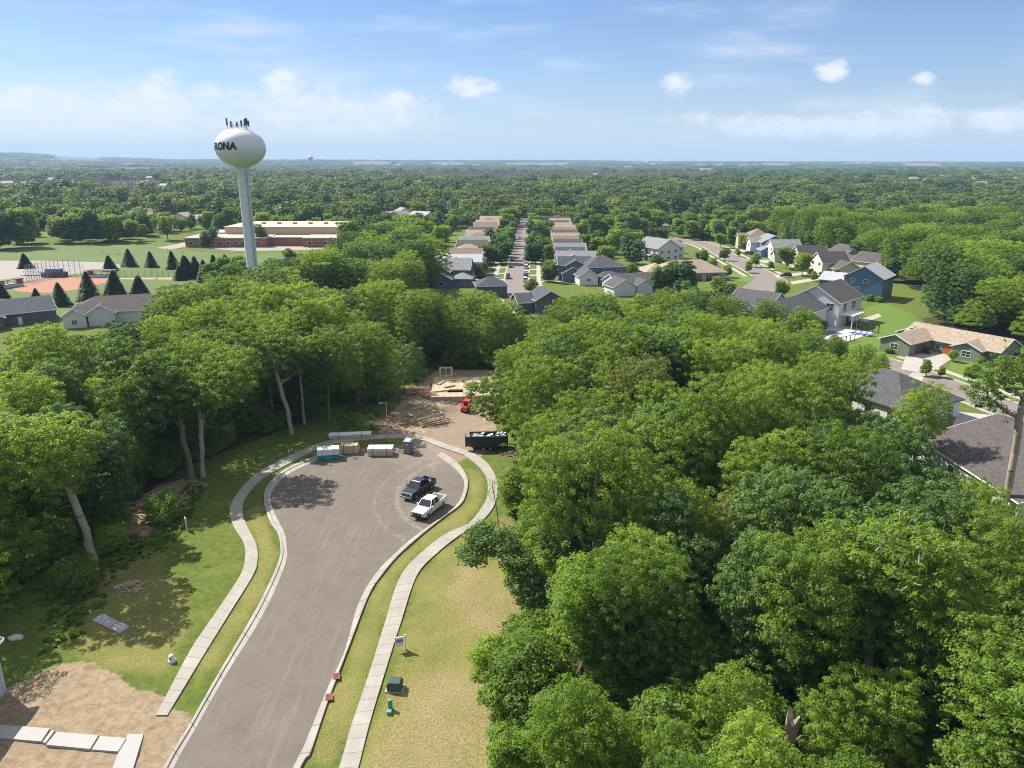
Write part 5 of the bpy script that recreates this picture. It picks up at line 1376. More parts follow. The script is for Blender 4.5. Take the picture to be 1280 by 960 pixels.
# joist pile on the mound
e = empty('joist_pile', P(541, 531), 'heap of long joists with one pale beam propped on top', 'lumber heap')
for i, (z, y, L, a, m) in enumerate([(.12, -.9, 5, .3, LUMD), (.12, -.4, 5.4, .42, LUM), (.12, .2, 5, .36, LUMD), (.12, .8, 4.6, .5, LUMD), (.32, -.6, 5, .38, LUM), (.32, 0, 4.8, .5, LUMD), (.32, .5, 5, .3, LUM), (.55, -.3, 5.2, .44, LUMD), (.55, .3, 4.6, .34, LUM), (.78, .1, 4.4, .4, LUMD)]):
    q = Vector((math.cos(a + .25), math.sin(a + .25), 0)); n = Vector((-q.y, q.x, 0)); c0 = n * y + Vector((0, 0, z + .25)); mb = MB(); mb.bar(c0 - q * L / 2, c0 + q * L / 2, .16, .12); mb.build('joist', m, e)
mb = MB(); mb.bar((-2.6, -.2, 1.0), (1.7, 2.6, 1.4), .2, .2); mb.build('beam', LUM, e)
# foundation deck with framed opening
dk = P(539, 503); e = empty('unfinished_house', dk, 'new house floor deck of pale boards with one framed window wall standing', 'house', None, R(3))
M_DECKB = lined('deck_sheathing', (.38, .31, .215), 1.2, axis='X', dark=.75, depth=.2)
mb = MB(); mb.box(0, 16, 0, .25, -.1, .85); mb.box(0, .25, .25, 13, -.1, .85); mb.box(15.75, 16, .25, 13, -.1, .85); mb.box(.25, 15.75, 12.75, 13, -.1, .85); mb.build('foundation', mat('block_wall', (.42, .36, .29), .9, bump=.4), e)
mb = MB()                                   # deck with a stair hole
for x0, x1, y0, y1 in ((-.1, 3.0, -.1, 13.1), (6.0, 16.1, -.1, 13.1), (3.0, 6.0, -.1, 2.6), (3.0, 6.0, 4.6, 13.1)): mb.box(x0, x1, y0, y1, .86, 1.12)
mb.build('floor_deck', M_DECKB, e)
mb = MB(); mb.box(2.9, 6.1, 2.5, 4.7, -.05, .02); mb.build('stair_pit_shade', BLACKP, e)  # black sheet paints the dark of the open stairwell
fw = MB(); w0, y0 = 1.2, 12.4
for x in (0, .16, 1.25, 2.35, 2.5): fw.bar((w0 + x, y0, 1.12), (w0 + x, y0, 3.5), .11, .15)
for z in (1.2, 1.75, 3.3, 3.48): fw.bar((w0 - .06, y0, z), (w0 + 2.56, y0, z), .12, .12)
fw.build('wall_frame', LUM, e)
def planks(label, p, rz, n, L, m, group='plank stacks on the deck', z=0.):
    e = empty('plank_stack', p, label, 'plank stack', group, rz)
    rg = random.Random(int(p[0] * 77 + p[1])); k = 0
    for i in range(n):
        y, zz = (i % 4) * .2 - .3 + rg.uniform(-.04, .04), (i // 4) * .1; mb = MB(); mb.box(-L / 2 + rg.uniform(-.2, .2), L / 2 + rg.uniform(-.2, .2), y, y + .17, zz, zz + .09); mb.build('plank', m, e)
def on_deck(x, y): c, s = math.cos(R(3)), math.sin(R(3)); return (dk.x + x * c - y * s, dk.y + x * s + y * c, 1.125)
planks('stack of pale planks along the far deck edge', on_deck(9, 8.2), R(3), 16, 4.5, LUM); planks('second plank stack nearer the red loader', on_deck(8.8, 5.6), R(5), 12, 4.2, LUM); planks('loose brown planks strewn behind the framed wall', on_deck(4.5, 10.4), R(-12), 8, 3.2, LUMD)
planks('short boards dropped by the deck edge', on_deck(1.6, 9), R(70), 7, 2.6, LUMD)
planks('pile of grey offcuts leaning by the stair opening', on_deck(3.4, 6.3), R(40), 9, 2.2, LUMD); planks('criss crossed pale studs on the front deck corner', on_deck(1.8, 3.4), R(20), 10, 2.8, LUM); planks('short stack of boards in front of the loader', on_deck(10.5, 3.2), R(80), 10, 2.6, LUM)
planks('brown boards lying in the churned soil before the deck', (dk.x - 1.5, dk.y - 4.5, .25), R(35), 9, 3.4, LUMD, 'boards in the churned soil'); planks('pale boards lying in the churned soil by the walk', (dk.x - 5, dk.y - 8, .3), R(-20), 8, 3.0, LUM, 'boards in the churned soil')
# brush and spoil heaps
STICK = mat('cut_branch', (.30, .22, .16), .9, var=.3); STICKP = mat('cut_branch_pale', (.47, .37, .27), .9, var=.3); STICKR = mat('red_brown_twig', (.20, .10, .075), .9, var=.3)
def brush(name, label, p, r, h, n, seed, mats_=(STICK, STICKP, STICKR), L=(1.0, 3.2)):
    rg = random.Random(seed); e = empty(name, p, label, 'brush pile', 'brush piles at the wood edge')
    for m in mats_:
        mb = MB()
        for i in range(n // len(mats_)):
            a, q = rg.uniform(0, 6.28), r * math.sqrt(rg.random()); c = Vector((q * math.cos(a) * 1.3, q * math.sin(a), .08 + h * (1 - q / r) * rg.random())); t = rg.uniform(0, 6.28); d = Vector((math.cos(t), math.sin(t), rg.uniform(-.16, .22))) * rg.uniform(*L) / 2
            u, v = c - d, c + d; u.z = max(.03, u.z); v.z = max(.03, v.z); w = rg.uniform(.03, .085); mb.tube([u, (u + v) / 2 + Vector((rg.uniform(-.1, .1), rg.uniform(-.1, .1), .05)), v], [w, w * .8, w * .4], 5)
        mb.build('branch', m, e)['kind'] = 'stuff'
brush('brush_pile', 'dark tangled brush pile on the soil heap beside the light pole', P(503, 527), 3.4, 1.5, 300, 5)
brush('brush_pile', 'brown brush pile on the sandy patch among the trunks', P(184, 632), 3.6, .9, 280, 6)
brush('brush_pile', 'scattered cut branches and boards in front of the new deck', P(527, 508), 3.6, .8, 180, 8, (STICK, STICKP, LUMD))
brush('brush_pile', 'low scrap heap beside the dump trailer foot', P(640, 567), 1.4, .3, 70, 9, (STICKR, STICK), (.4, 1.2))
brush('brush_pile', 'dark wood scraps heaped below the front edge of the deck', P(556, 506), 1.9, .7, 120, 11, (BLACKP, STICK, LUMD), (.6, 2.0))
brush('brush_pile', 'broad churned heap of roots and bark on the west side of the deck', P(520, 492), 3.8, 1.1, 320, 14, (STICK, STICKR, LUMD))
brush('brush_pile', 'small twig heap on the yellow grass near the slab pair', P(163, 735), 1.2, .35, 70, 12, (STICK, STICKP), (.5, 1.3))
# red loader
lo_ = empty('skid_loader', P(584, 514), 'red compact loader with raised arm parked against the deck', 'loader', None, R(72))
REDP = mat('loader_red', (.55, .035, .03), .4, var=.08, coat=.3)
mb = MB(); mb.prof([(1.3, .45, .55), (1.35, .9, .55), (.5, 1.15, .58), (-1.3, 1.25, .58), (-1.45, 1.0, .55), (-1.4, .42, .55)]); mb.build('body', REDP, lo_, bevel=.04)
mb = MB(); [mb.bar((x, s * .55, 1.1), (x * .8, s * .5, 2.05), .08) for x in (.7, -.7) for s in (-1, 1)]; mb.box(-.72, .72, -.58, .58, 2.05, 2.15); mb.build('cab_frame', REDP, lo_)
mb = MB(); mb.box(-.5, .5, -.46, .46, 1.2, 2.0); mb.build('cab_glass', CARGLASS, lo_)
for s in (-1, 1):
    mb = MB(); mb.tube([(-1.3, s * .72, 1.3), (0, s * .74, 1.75), (1.5, s * .72, 1.95), (2.3, s * .70, 2.5)], .11, 6); mb.build('lift_arm', REDP, lo_)
mb = MB(); mb.box(2.2, 2.4, -.5, .5, 2.3, 2.9); mb.box(2.4, 3.5, -.38, -.26, 2.35, 2.42); mb.box(2.4, 3.5, .26, .38, 2.35, 2.42); mb.build('fork', CHROME, lo_)
for x in (.75, -.8):
    for s in (-1, 1): mb = MB(); mb.tube([(x, s * .56, .45), (x, s * .86, .45)], .45, 16); t = mb.build('wheel', RUB, lo_, bevel=.04); mb = MB(); mb.tube([(x, s * .8, .45), (x, s * .875, .45)], .22, 12); mb.build('rim', TRIM, t)
# dump trailer
dt = empty('dump_trailer', P(611, 560), 'dark high sided dump trailer filled with pale scrap under a tree', 'trailer', None, R(4))
DKS = mat('trailer_steel', (.028, .032, .034), .5, var=.2)
mb = MB(); mb.box(-3, 3, -1.15, -1.05, .7, 2.3); mb.box(-3, 3, 1.05, 1.15, .7, 2.3); mb.box(2.9, 3, -1.05, 1.05, .7, 2.3); mb.box(-3, 2.9, -1.05, 1.05, .62, .7); [mb.box(x, x + .1, -1.22, -1.15, .7, 2.3) for x in np.arange(-2.8, 3, .8)]; [mb.box(x, x + .1, 1.15, 1.22, .7, 2.3) for x in np.arange(-2.8, 3, .8)]; mb.box(-3.05, 3.05, -1.24, -1.0, 2.31, 2.4); mb.box(-3.05, 3.05, 1.0, 1.24, 2.31, 2.4); mb.build('box', DKS, dt)
mb = MB(); mb.box(-3.75, -3.6, -1.2, -.1, .7, 2.5); mb.box(-3.6, -3.02, -1.18, -1.08, .8, 2.4); mb.build('tailgate', DKS, dt)
mb = MB(); mb.bar((3, 0, .6), (4.3, 0, .5), .12); mb.box(4.2, 4.4, -.08, .08, .0, .55); mb.build('hitch', DKS, dt)
for x in (-.9, .2):
    for s in (-1, 1): mb = MB(); mb.tube([(x, s * .95, .38), (x, s * 1.2, .38)], .38, 14); t = mb.build('wheel', RUB, dt); mb = MB(); mb.tube([(x, s * 1.15, .38), (x, s * 1.215, .38)], .2, 10); mb.build('rim', RIM, t)
rg = random.Random(4); mb = MB()
for i in range(90):
    c = Vector((rg.uniform(-2.7, 2.6), rg.uniform(-.85, .85), rg.uniform(1.5, 2.45))); t = rg.uniform(0, 6.28); s = rg.uniform(.2, .7); d = Vector((math.cos(t), math.sin(t) * .5, rg.uniform(-.3, .4))) * s; mb.bar(c - d * .6, c + d * .6, rg.uniform(.08, .4), rg.uniform(.03, .12))
mb.box(-2.85, 2.85, -1.0, 1.0, .72, 1.5); mb.build('scrap_load', mat('scrap_pale', (.52, .53, .56), .7, var=.35, scale=2.5), dt)['kind'] = 'stuff'
# privy
pv_ = empty('portable_toilet', P(511, 566), 'dark grey portable toilet with a white roof behind the kerb', 'portable toilet', None, R(-14))
mb = MB(); mb.box(-.58, .58, -.58, .58, .08, 2.1); mb.build('cabin', mat('privy_grey', (.14, .16, .19), .5), pv_, bevel=.04)
mb = MB(); mb.add([(-.66, -.66, 2.1), (.66, -.66, 2.1), (.66, .66, 2.1), (-.66, .66, 2.1), (-.45, -.45, 2.34), (.45, -.45, 2.34), (.45, .45, 2.34), (-.45, .45, 2.34)], [(0, 3, 2, 1), (4, 5, 6, 7), (0, 1, 5, 4), (1, 2, 6, 5), (2, 3, 7, 6), (3, 0, 4, 7)]); mb.build('privy_roof', TRIM, pv_)
mb = MB(); mb.box(-.42, .42, -.615, -.585, .14, 1.95); d = mb.build('door', mat('privy_door', (.20, .22, .26), .5), pv_); mb = MB(); mb.box(-.12, .12, -.63, -.616, 1.5, 1.72); mb.build('door_badge', TRIM, d)
mb = MB(); mb.box(-.64, .64, -.64, .64, 0, .08); mb.build('skid', BLACKP, pv_); mb = MB(); mb.tube([(.4, .4, 2.1), (.4, .4, 2.6)], .05, 6); mb.build('vent_pipe', BLACKP, pv_)
# light pole
lp = empty('street_lamp', P(485, 551), 'slim wooden toned lamp pole with a short arm behind the lumber', 'street lamp')
PM = mat('pole_tan', (.42, .34, .24), .7); mb = MB(); mb.tube([(0, 0, 0), (0, 0, 6.6)], [.11, .07], 8); mb.build('pole', PM, lp); mb = MB(); mb.tube([(0, 0, 6.45), (-.35, -.05, 6.6), (-.7, -.08, 6.55)], .045, 6); mb.build('arm', PM, lp); mb = MB(); mb.box(-1.15, -.65, -.2, .04, 6.48, 6.6); mb.build('lamp_head', MATS['aluminium'], lp, bevel=.03)

# ------------------------------------------------------------------ kerbside furniture
def site_sign(label, p, rz, print_m):
    e = empty('yard_sign', p, label, 'yard sign', None, rz)
    mb = MB(); mb.box(-.07, .07, -.07, .07, -.1, 1.75); mb.build('post', TRIM, e); mb = MB(); mb.box(.07, 1.05, -.05, .05, 1.45, 1.56); mb.build('arm', TRIM, e)
    mb = MB(); mb.box(.16, .92, -.025, .025, .62, 1.4); b_ = mb.build('panel', TRIM, e); mb = MB(); mb.box(.22, .86, -.032, .032, .98, 1.32); mb.build('print_band', print_m, b_)
PURP = mat('sign_purple', (.24, .17, .42), .6); GRYB = mat('sign_grey_blue', (.34, .38, .5), .6)
site_sign('white hanging yard sign with a purple band beside the walk on the mown lot', P(507, 813), R(195), PURP)
site_sign('white hanging yard sign in the shade near the brush pile', P(234, 664), R(120), GRYB)
ub = empty('utility_box', P(494, 861), 'dark green transformer box on a pad beside the walk', 'utility box', None, R(-3)); GRB = mat('utility_green', (.045, .085, .065), .5, var=.1)
mb = MB(); mb.box(-.8, .8, -.55, .55, 0, .08); mb.build('pad', M_CONC_PLAIN, ub); mb = MB(); mb.prof([(-.62, .08, .48), (-.66, .62, .48), (-.5, .92, .46), (.5, .92, .46), (.66, .62, .48), (.62, .08, .48)]); cb = mb.build('cabinet', GRB, ub, bevel=.02); mb = MB(); mb.box(-.58, .58, -.505, -.485, .14, .58); mb.build('door', mat('utility_green_door', (.06, .105, .08), .5), cb)
pd = empty('utility_pedestal', P(488, 886), 'teal green round cable pedestal with a smaller box at its foot', 'pedestal'); TG = mat('pedestal_green', (.10, .27, .21), .5)
mb = MB(); mb.lathe([(.0, .95), (.17, .93), (.2, .85), (.2, 0), (.27, 0), (.27, -.05)][::-1], 16); mb.build('housing', TG, pd, smooth=False); mb = MB(); mb.box(-.2, .2, -.75, -.35, 0, .28); mb.build('valve_box', TG, pd, bevel=.04)
pw = empty('utility_pedestal', P(215, 827), 'small pale grey pedestal by the walk near the soil', 'pedestal'); mb = MB(); mb.lathe([(.34, -.05), (.34, .2), (.24, .3), (.24, .62), (.15, .74), (.01, .78)], 14); mb.build('housing', mat('pedestal_pale', (.62, .65, .64), .5), pw); mb = MB(); mb.box(-.1, .1, -.29, -.23, .35, .55); mb.build('cover_plate', MATS['pedestal_green'], pw)
pw = empty('marker_post', P(361, 566), 'small white marker post on the grass behind the walk bend', 'marker'); mb = MB(); mb.tube([(0, 0, -.05), (0, 0, .75)], .12, 8); mb.build('post', TRIM, pw); mb = MB(); mb.lathe([(.16, .75), (.16, .82), (.01, .9)], 10); mb.build('cap', M_ANT, pw)
RST = mat('inlet_rust', (.28, .085, .055), .8, var=.25, scale=5)
for px, py, lab in ((420.5, 847, 'rusty red kerb inlet plate higher up the kerb'), (411.5, 873, 'rusty red kerb inlet plate nearer the transformer box')):
    e = empty('kerb_inlet', P(px, py), lab, 'kerb inlet', 'kerb inlets', R(14)); mb = MB(); mb.box(-.30, .30, -.42, .42, .14, .165); mb.build('plate', RST, e); mb = MB(); [mb.box(-.24, .24, y, y + .05, .166, .175) for y in np.arange(-.34, .34, .13)]; mb.build('grate', BLACKP, e)
# loose slabs
SLABM = mat('precast_slab', (.34, .33, .315), .85, var=.06, scale=2)
def slab_thing(label, px, h=.14, group='cast slabs on the soil', z=0.0):
    q = [P(*p) for p in px]; c = sum(q, Vector()) / len(q); mb = MB(); mb.poly([((v - c).x, (v - c).y) for v in q], z - .02, z + h + .06); o = mb.build('concrete_slab', SLABM, bevel=.015); o.location = c; tag(o, label, 'slab', group)
slab_thing('pale slab half inside the house shade on the soil', [(-30, 906), (0, 908.5), (63, 913), (52, 929.5), (0, 925), (-30, 922)], .16)
slab_thing('thin slab strip wedged between two wide slabs', [(64.5, 915.5), (69, 916), (57.5, 931), (53.5, 930.5)], .15)
slab_thing('widest sunlit slab on the soil', [(71, 917.5), (124, 921.5), (113, 939), (58, 933.5)], .16)
slab_thing('slab between the widest one and the broken walk end', [(125.5, 922.5), (158.5, 925), (148, 942), (115, 939.5)], .15)
slab_thing('broken walk end leading down to the frame edge', [(160, 919), (180, 919), (172, 945), (160, 985), (132, 985), (148, 943)], .08)
slab_thing('cast slab on the yellow grass, inner one of the pair', [(115.5, 777), (128.5, 769), (148, 778.5), (137, 787)], .16, 'slab pair on the yellow grass')
slab_thing('cast slab on the yellow grass, outer one of the pair', [(148.8, 779), (162.5, 785), (150, 793.5), (137.8, 787.5)], .16, 'slab pair on the yellow grass')
e = empty('sapling', P(623, 652), 'thin bare sapling with a few twigs beside the walk bend', 'sapling'); rg = random.Random(9); mb = MB(); mb.tube([(0, 0, 0), (-.3, .1, 2.2), (-.7, .3, 4.6), (-.8, .3, 6)], [.07, .055, .035, .01], 6)
for k in range(14):
    z = 1.6 + k * .3; a = k * 2.4; mb.tube([(-.1 - z * .1, z * .04, z), (-.1 - z * .1 + math.cos(a) * .9, z * .04 + math.sin(a) * .9, z + .9), (-.1 - z * .1 + math.cos(a) * 1.3, z * .04 + math.sin(a) * 1.2, z + 1.7)], [.025, .015, .006], 4)
mb.build('trunk', M_BARK, e)
cm = np.random.default_rng(5); v, q, t = leaf_cloud(cm, np.array([[-.5, .3, 3 + .35 * k] for k in range(9)]) + cm.normal(size=(9, 3)) * .6, np.full(9, .8), 26, .1, .2); me_ = np_mesh('crown', v, q, {'tint': t}); me_.materials.append(M_LEAF3); o = bpy.data.objects.new('crown', me_); COL.objects.link(o); o.parent = e
# broken trunks in the near woods
for px, py, h, r, lab, lean in ((972, 985, 5.6, .62, 'thick broken dead trunk standing in the near woods', .25), (1251, 968, 5.2, .5, 'jagged pale dead trunk beside the frame corner', -.35), (1267, 990, 5.0, .75, 'massive dark stump below the jagged pale trunk', .1)):
    p = P(px, py); e = empty('dead_trunk', p, lab, 'dead trunk', 'dead trunks in the near woods'); KEEP.append((p.x, p.y, 3.0)); rg = random.Random(int(px)); mb = MB(); n = 12; rings = []
    zs = np.linspace(-.3, h, 9)
    for i, z in enumerate(zs):
        rr_ = r * (1.3 if i == 0 else 1.0 - .22 * i / 8); rings.append([(lean * (z / h) ** 1.5 * 2 + rr_ * (1 + .14 * math.sin(k * 2.3 + px)) * math.cos(6.2832 * k / n), rr_ * (1 + .14 * math.cos(k * 1.7)) * math.sin(6.2832 * k / n), z + (rg.uniform(-.1, 1.1) if i == 8 else 0)) for k in range(n)])
    mb.add([v for g_ in rings for v in g_], [(i * n + k, i * n + (k + 1) % n, (i + 1) * n + (k + 1) % n, (i + 1) * n + k) for i in range(8) for k in range(n)] + [tuple(8 * n + k for k in range(n))]); mb.build('trunk', M_BARKP, e)
    mb = MB(); mb.tube([(lean, .1, h * .6), (lean + 1.2, .5, h * .75), (lean + 1.9, .8, h * .7)], [.12, .08, .03], 6); mb.build('broken_limb', M_BARK, e)
# small pale litter
for px, py, lab in ((672, 936, 'pale boulder at the edge of the near thicket'), (20, 797, 'pale fallen log end in the shaded grass')):
    bm = bmesh.new(); bmesh.ops.create_icosphere(bm, subdivisions=3, radius=.5); rg = random.Random(3)
    for v in bm.verts: v.co = Vector((v.co.x * 1.5, v.co.y * .8, v.co.z * .6)) * (1 + .2 * math.sin(v.co.x * 7) * math.cos(v.co.y * 5))
    m_ = bpy.data.meshes.new('boulder'); bm.to_mesh(m_); bm.free(); m_.materials.append(mat('boulder_stone', (.5, .47, .42), .9, var=.2, bump=.4)); o = bpy.data.objects.new('boulder' if px > 100 else 'fallen_log', m_); COL.objects.link(o); o.location = P(px, py, .1); tag(o, lab, 'boulder' if px > 100 else 'log')
# ------------------------------------------------------------------ pool terrace
M_BLUEC = mat('cushion_blue', (.10, .13, .42), .7, var=.15); M_BLACKM = mat('black_metal', (.02, .02, .022), .5)
def gfence(px, label, h=1.6, n=5):
    pts = [P(*p) for p in px]; o = pts[0]; e = empty('metal_fence', o, label, 'fence', 'terrace fences')
    for i in range(len(pts) - 1):
        for k in range(n + 1): q = pts[i].lerp(pts[i + 1], k / n) - o; mb = MB(); mb.tube([q, q + Vector((0, 0, h))], .11, 6); mb.build('post', M_BLACKM, e)
        mb = MB()
        for z in (.25, h - .1): mb.bar(pts[i] - o + Vector((0, 0, z)), pts[i + 1] - o + Vector((0, 0, z)), .09)
        for k in range(n * 6): q = pts[i].lerp(pts[i + 1], (k + .5) / (n * 6)) - o; mb.bar(q + Vector((0, 0, .2)), q + Vector((0, 0, h - .1)), .025)
        mb.build('bar_panel', M_BLACKM, e)
gfence([(1062, 411), (1098, 417)], 'tall black metal fence at the lawn side of the terrace', 2.4, 5); gfence([(1046, 431), (1068, 426)], 'short black railing in front of the blue loungers', 1.8, 4)
pool = empty('swimming_pool', P(1035, 416), 'dark blue pool water in the pale terrace behind the white house', 'pool', None, R(14))
mb = MB(); mb.box(-6, 3, -3.0, 2, .0, .10); mb.build('rim', SLABM, pool); mb = MB(); mb.box(-5.6, 2.6, -2.6, 1.6, .09, .115); mb.build('water', mat('pool_water', (.02, .09, .19), .05, spec=.7), pool)
for i, (px, py, rzd) in enumerate([(1066, 417, 20), (1073, 418, 10), (1080, 419, 5), (1087, 420, 15), (1040, 430, 30), (1048, 429, 30), (1034, 431, 25)]):
    e = empty('pool_lounger', P(px, py, .07), 'blue cushioned lounger on the pale terrace', 'lounger', 'blue loungers on the terrace', R(rzd))
    mb = MB(); mb.box(-1, 1, -.38, .38, .2, .28); [mb.box(x, x + .08, y, y + .08, 0, .2) for x in (-.9, .8) for y in (-.35, .27)]; mb.build('frame', TRIM, e); mb = MB(); mb.box(-.95, .35, -.36, .36, .281, .42); mb.prof([(.36, .285, .36), (.36, .42, .36), (1.0, .85, .36), (1.08, .72, .36)]); mb.build('cushion', M_BLUEC, e)
e = empty('garden_umbrella', P(1043, 413), 'closed white patio umbrella beside the pool', 'umbrella'); mb = MB(); mb.tube([(0, 0, 0), (0, 0, 2.9)], .05, 6); mb.build('pole', MATS['aluminium'], e); mb = MB(); mb.lathe([(.06, 2.8), (.32, 1.6), (.38, 1.2), (.1, 1.15)][::-1], 10); mb.build('canopy', WRAP, e)
# ------------------------------------------------------------------ yard trees and far woods
def seg_d(X, Y, ln):
    best = np.full(X.shape, 1e9)
    for (x0, y0), (x1, y1) in zip(ln[:-1], ln[1:]):
        dx, dy = x1 - x0, y1 - y0; t = np.clip(((X - x0) * dx + (Y - y0) * dy) / (dx * dx + dy * dy + 1e-9), 0, 1); best = np.minimum(best, np.hypot(X - x0 - t * dx, Y - y0 - t * dy))
    return best
def blocked(c, margin=1.5):
    b = np.zeros(len(c), bool); X, Y = c[:, 0], c[:, 1]
    for f in FOOT: b |= inside(X, Y, f)
    for ln, w in PAVED: b |= seg_d(X, Y, ln) < w + margin
    for pl in PAVED_POLY: b |= inside(X, Y, pl)
    return b
# spruces round the ball field
SPR = [(137, 338, 6, 2), (162, 333, 9.5, 0), (189, 334, 8.5, 0), (216, 336, 9.5, 1), (233, 348, 8.5, 2), (245, 347, 8, 0), (225, 350, 7, 2), (76, 382, 8, 0), (112, 376, 10.5, 1), (146, 375, 9.5, 0), (176, 374, 7.5, 2), (268, 341, 8, 0), (283, 341, 8, 2), (46, 374, 4, 2), (4, 372, 5, 2), (32, 335, 6, 2), (256, 352, 9, 1)]
SPL = ['small spruce between the dugout and the row', 'broad spruce standing first in the row past the dugout', 'narrow spruce second in the row past the dugout', 'tall spruce third in the row near the woods', 'dark spruce crowded below the third one in the row', 'dark spruce close to the wood edge', 'low spruce tucked behind the crowded pair', 'round spruce between the two houses and the clay infield', 'large spruce in front of the long dugout', 'wide low spruce behind the white gabled house', 'slim young spruce beyond the white gabled house roof', 'spruce next to the water tower on its field side', 'bushy spruce nearly touching the water tower shaft', 'tiny spruce behind the dark slate house', 'tiny spruce at the frame edge over the slate roof', 'small lone tree in the ball field pavement', 'spruce deep in the wood edge below the tower']
for (px, py, h, k), lab in zip(SPR, SPL):
    p = P(px, py); hh_ = (9, 11, 7)[k]; make_tree('spruce_tree', SPRUCE[k], p, lab, 'spruce', 'spruces round the ball field', px, h / hh_ * (.8 + .12 * (px % 3)))
YARD = []
def yard(px, py, k, s, lab, group=None, name='yard_tree'):
    p = P(px, py); YARD.append(make_tree(name, STREET[k], p, lab, 'tree', group, px * 1.3, s)); return YARD[-1]
yard(262, 309, 2, .85, 'round dark tree standing alone before the school front')
yard(328, 307, 2, .95, 'round dark tree close beside the tower shaft at the school')
for i, (px, py, k, s) in enumerate([(845, 352, 1, .9), (906, 326, 1, .75), (922, 321, 1, .5), (945, 334, 1, .75), (936, 341, 1, .6), (962, 338, 1, .5), (982, 336, 0, .95), (1002, 345, 0, .95), (953, 316, 1, .8), (930, 312, 3, .7), (917, 306, 3, .9), (900, 310, 0, .8), (898, 303, 2, 1.0), (868, 300, 3, 1.0), (884, 297, 2, 1.0), (912, 301, 1, .8), (790, 330, 2, 1.1), (765, 318, 3, 1.1), (740, 315, 2, .9), (750, 322, 0, 1.0), (730, 315, 0, .9), (788, 352, 1, .9), (800, 318, 3, 1.0), (780, 312, 2, 1.1), (1018, 352, 1, .5), (1060, 385, 1, .5), (1044, 352, 1, .6), (1190, 452, 1, .35), (1215, 478, 1, .5), (1158, 470, 1, .45), (1175, 472, 1, .3), (757, 300, 3, 1.0), (726, 298, 3, 1.0)]):
    yard(px, py, k, s, 'small planted yard tree among the lawns of the curved street', 'yard trees of the curved street')
rg = random.Random(12)
for k in range(26):
    y = 282 + k * 12.5; x = SX(y)
    for sd, dist in ((1, 7.3), (-1, 7.5), (1, 12.5), (-1, 14)):
        if dist > 10 and k % 2: continue
        if y < 325 and (k % 2 or dist < 10): continue
        s = rg.uniform(.5, .75) if y < 330 else rg.uniform(.7, 1.02)
        t = make_tree('yard_tree', STREET[rg.choice([0, 1, 2, 3, 2])], (x + sd * dist + rg.uniform(-.4, .4), y + rg.uniform(-2, 2), 0), 'rounded planted tree lining the straight street between kerb and houses', 'tree', 'planted trees of the straight street', rg.uniform(0, 6), s); YARD.append(t)
yard(664, 368, 1, .7, 'small dark tree casting shade on the straight street end')
FARSRC = [make_tree('yard_tree', FARM[k], P(px, py), lab, 'tree', None, k, 1.0) for k, (px, py, lab) in enumerate([(30, 305, 'large tree at the near edge of the hedge line behind the playing field'), (210, 300, 'wide bright tree at the end of the hedge line by the school'), (455, 312, 'dark wide tree beside the school end wall')])]
M_LEAF5 = leaf_mat('leaf_cloud_shade', (.018, .050, .018), (.045, .090, .030), trans=.3)  # leaf colour darkened to paint cloud shade on far woods
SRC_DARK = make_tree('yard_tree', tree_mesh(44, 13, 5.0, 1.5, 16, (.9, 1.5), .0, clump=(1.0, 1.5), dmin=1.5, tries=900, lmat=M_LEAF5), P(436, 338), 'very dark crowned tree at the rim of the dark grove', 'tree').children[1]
_k = 0
for _i in range(400):
    if _k >= 46: break
    q = P(rg.uniform(690, 1115), rg.uniform(296, 425))
    arr = np.array([[q.x, q.y]])
    if blocked(arr, 1.0)[0] or q.x < 16 or q.x > 98 or inside(arr[:, 0], arr[:, 1], RIGHT_WOOD)[0] or inside(arr[:, 0], arr[:, 1], EAST_WOOD)[0] or (70 < q.x < 110 and 165 < q.y < 235 and q.x > 84): continue
    _k += 1; s_ = rg.uniform(.45, 1.0)
    YARD.append(make_tree('yard_tree', STREET[rg.choice([0, 1, 1, 3, 2])], q, 'small planted yard tree among the lawns of the curved street', 'tree', 'yard trees of the curved street', rg.uniform(0, 6), s_))
for f in FOOT[:34]:
    cx_, cy_ = sum(p[0] for p in f) / 4, sum(p[1] for p in f) / 4
    if cy_ > 330 or cx_ < 20: continue
    for _i in range(4):
        t_ = rg.random(); i_ = rg.randrange(4); p0, p1 = f[i_], f[(i_ + 1) % 4]; q = (p0[0] + (p1[0] - p0[0]) * t_, p0[1] + (p1[1] - p0[1]) * t_, 0)
        if not any(inside(np.array([q[0]]), np.array([q[1]]), pl)[0] for pl in PAVED_POLY): make_tree('garden_shrub', SHRUB[rg.choice([0, 1, 1])], q, 'low rounded garden shrub against a house wall', 'shrub', 'garden shrubs at the houses', rg.uniform(0, 6), rg.uniform(.3, .6))
SRC_FAR = [t.children[1] if t.children[1].name.startswith('crown') else t.children[0] for t in FARSRC]
def crown_of(name, mesh_pair): return next(o for o in bpy.data.objects if o.type == 'MESH' and o.data == mesh_pair[1])
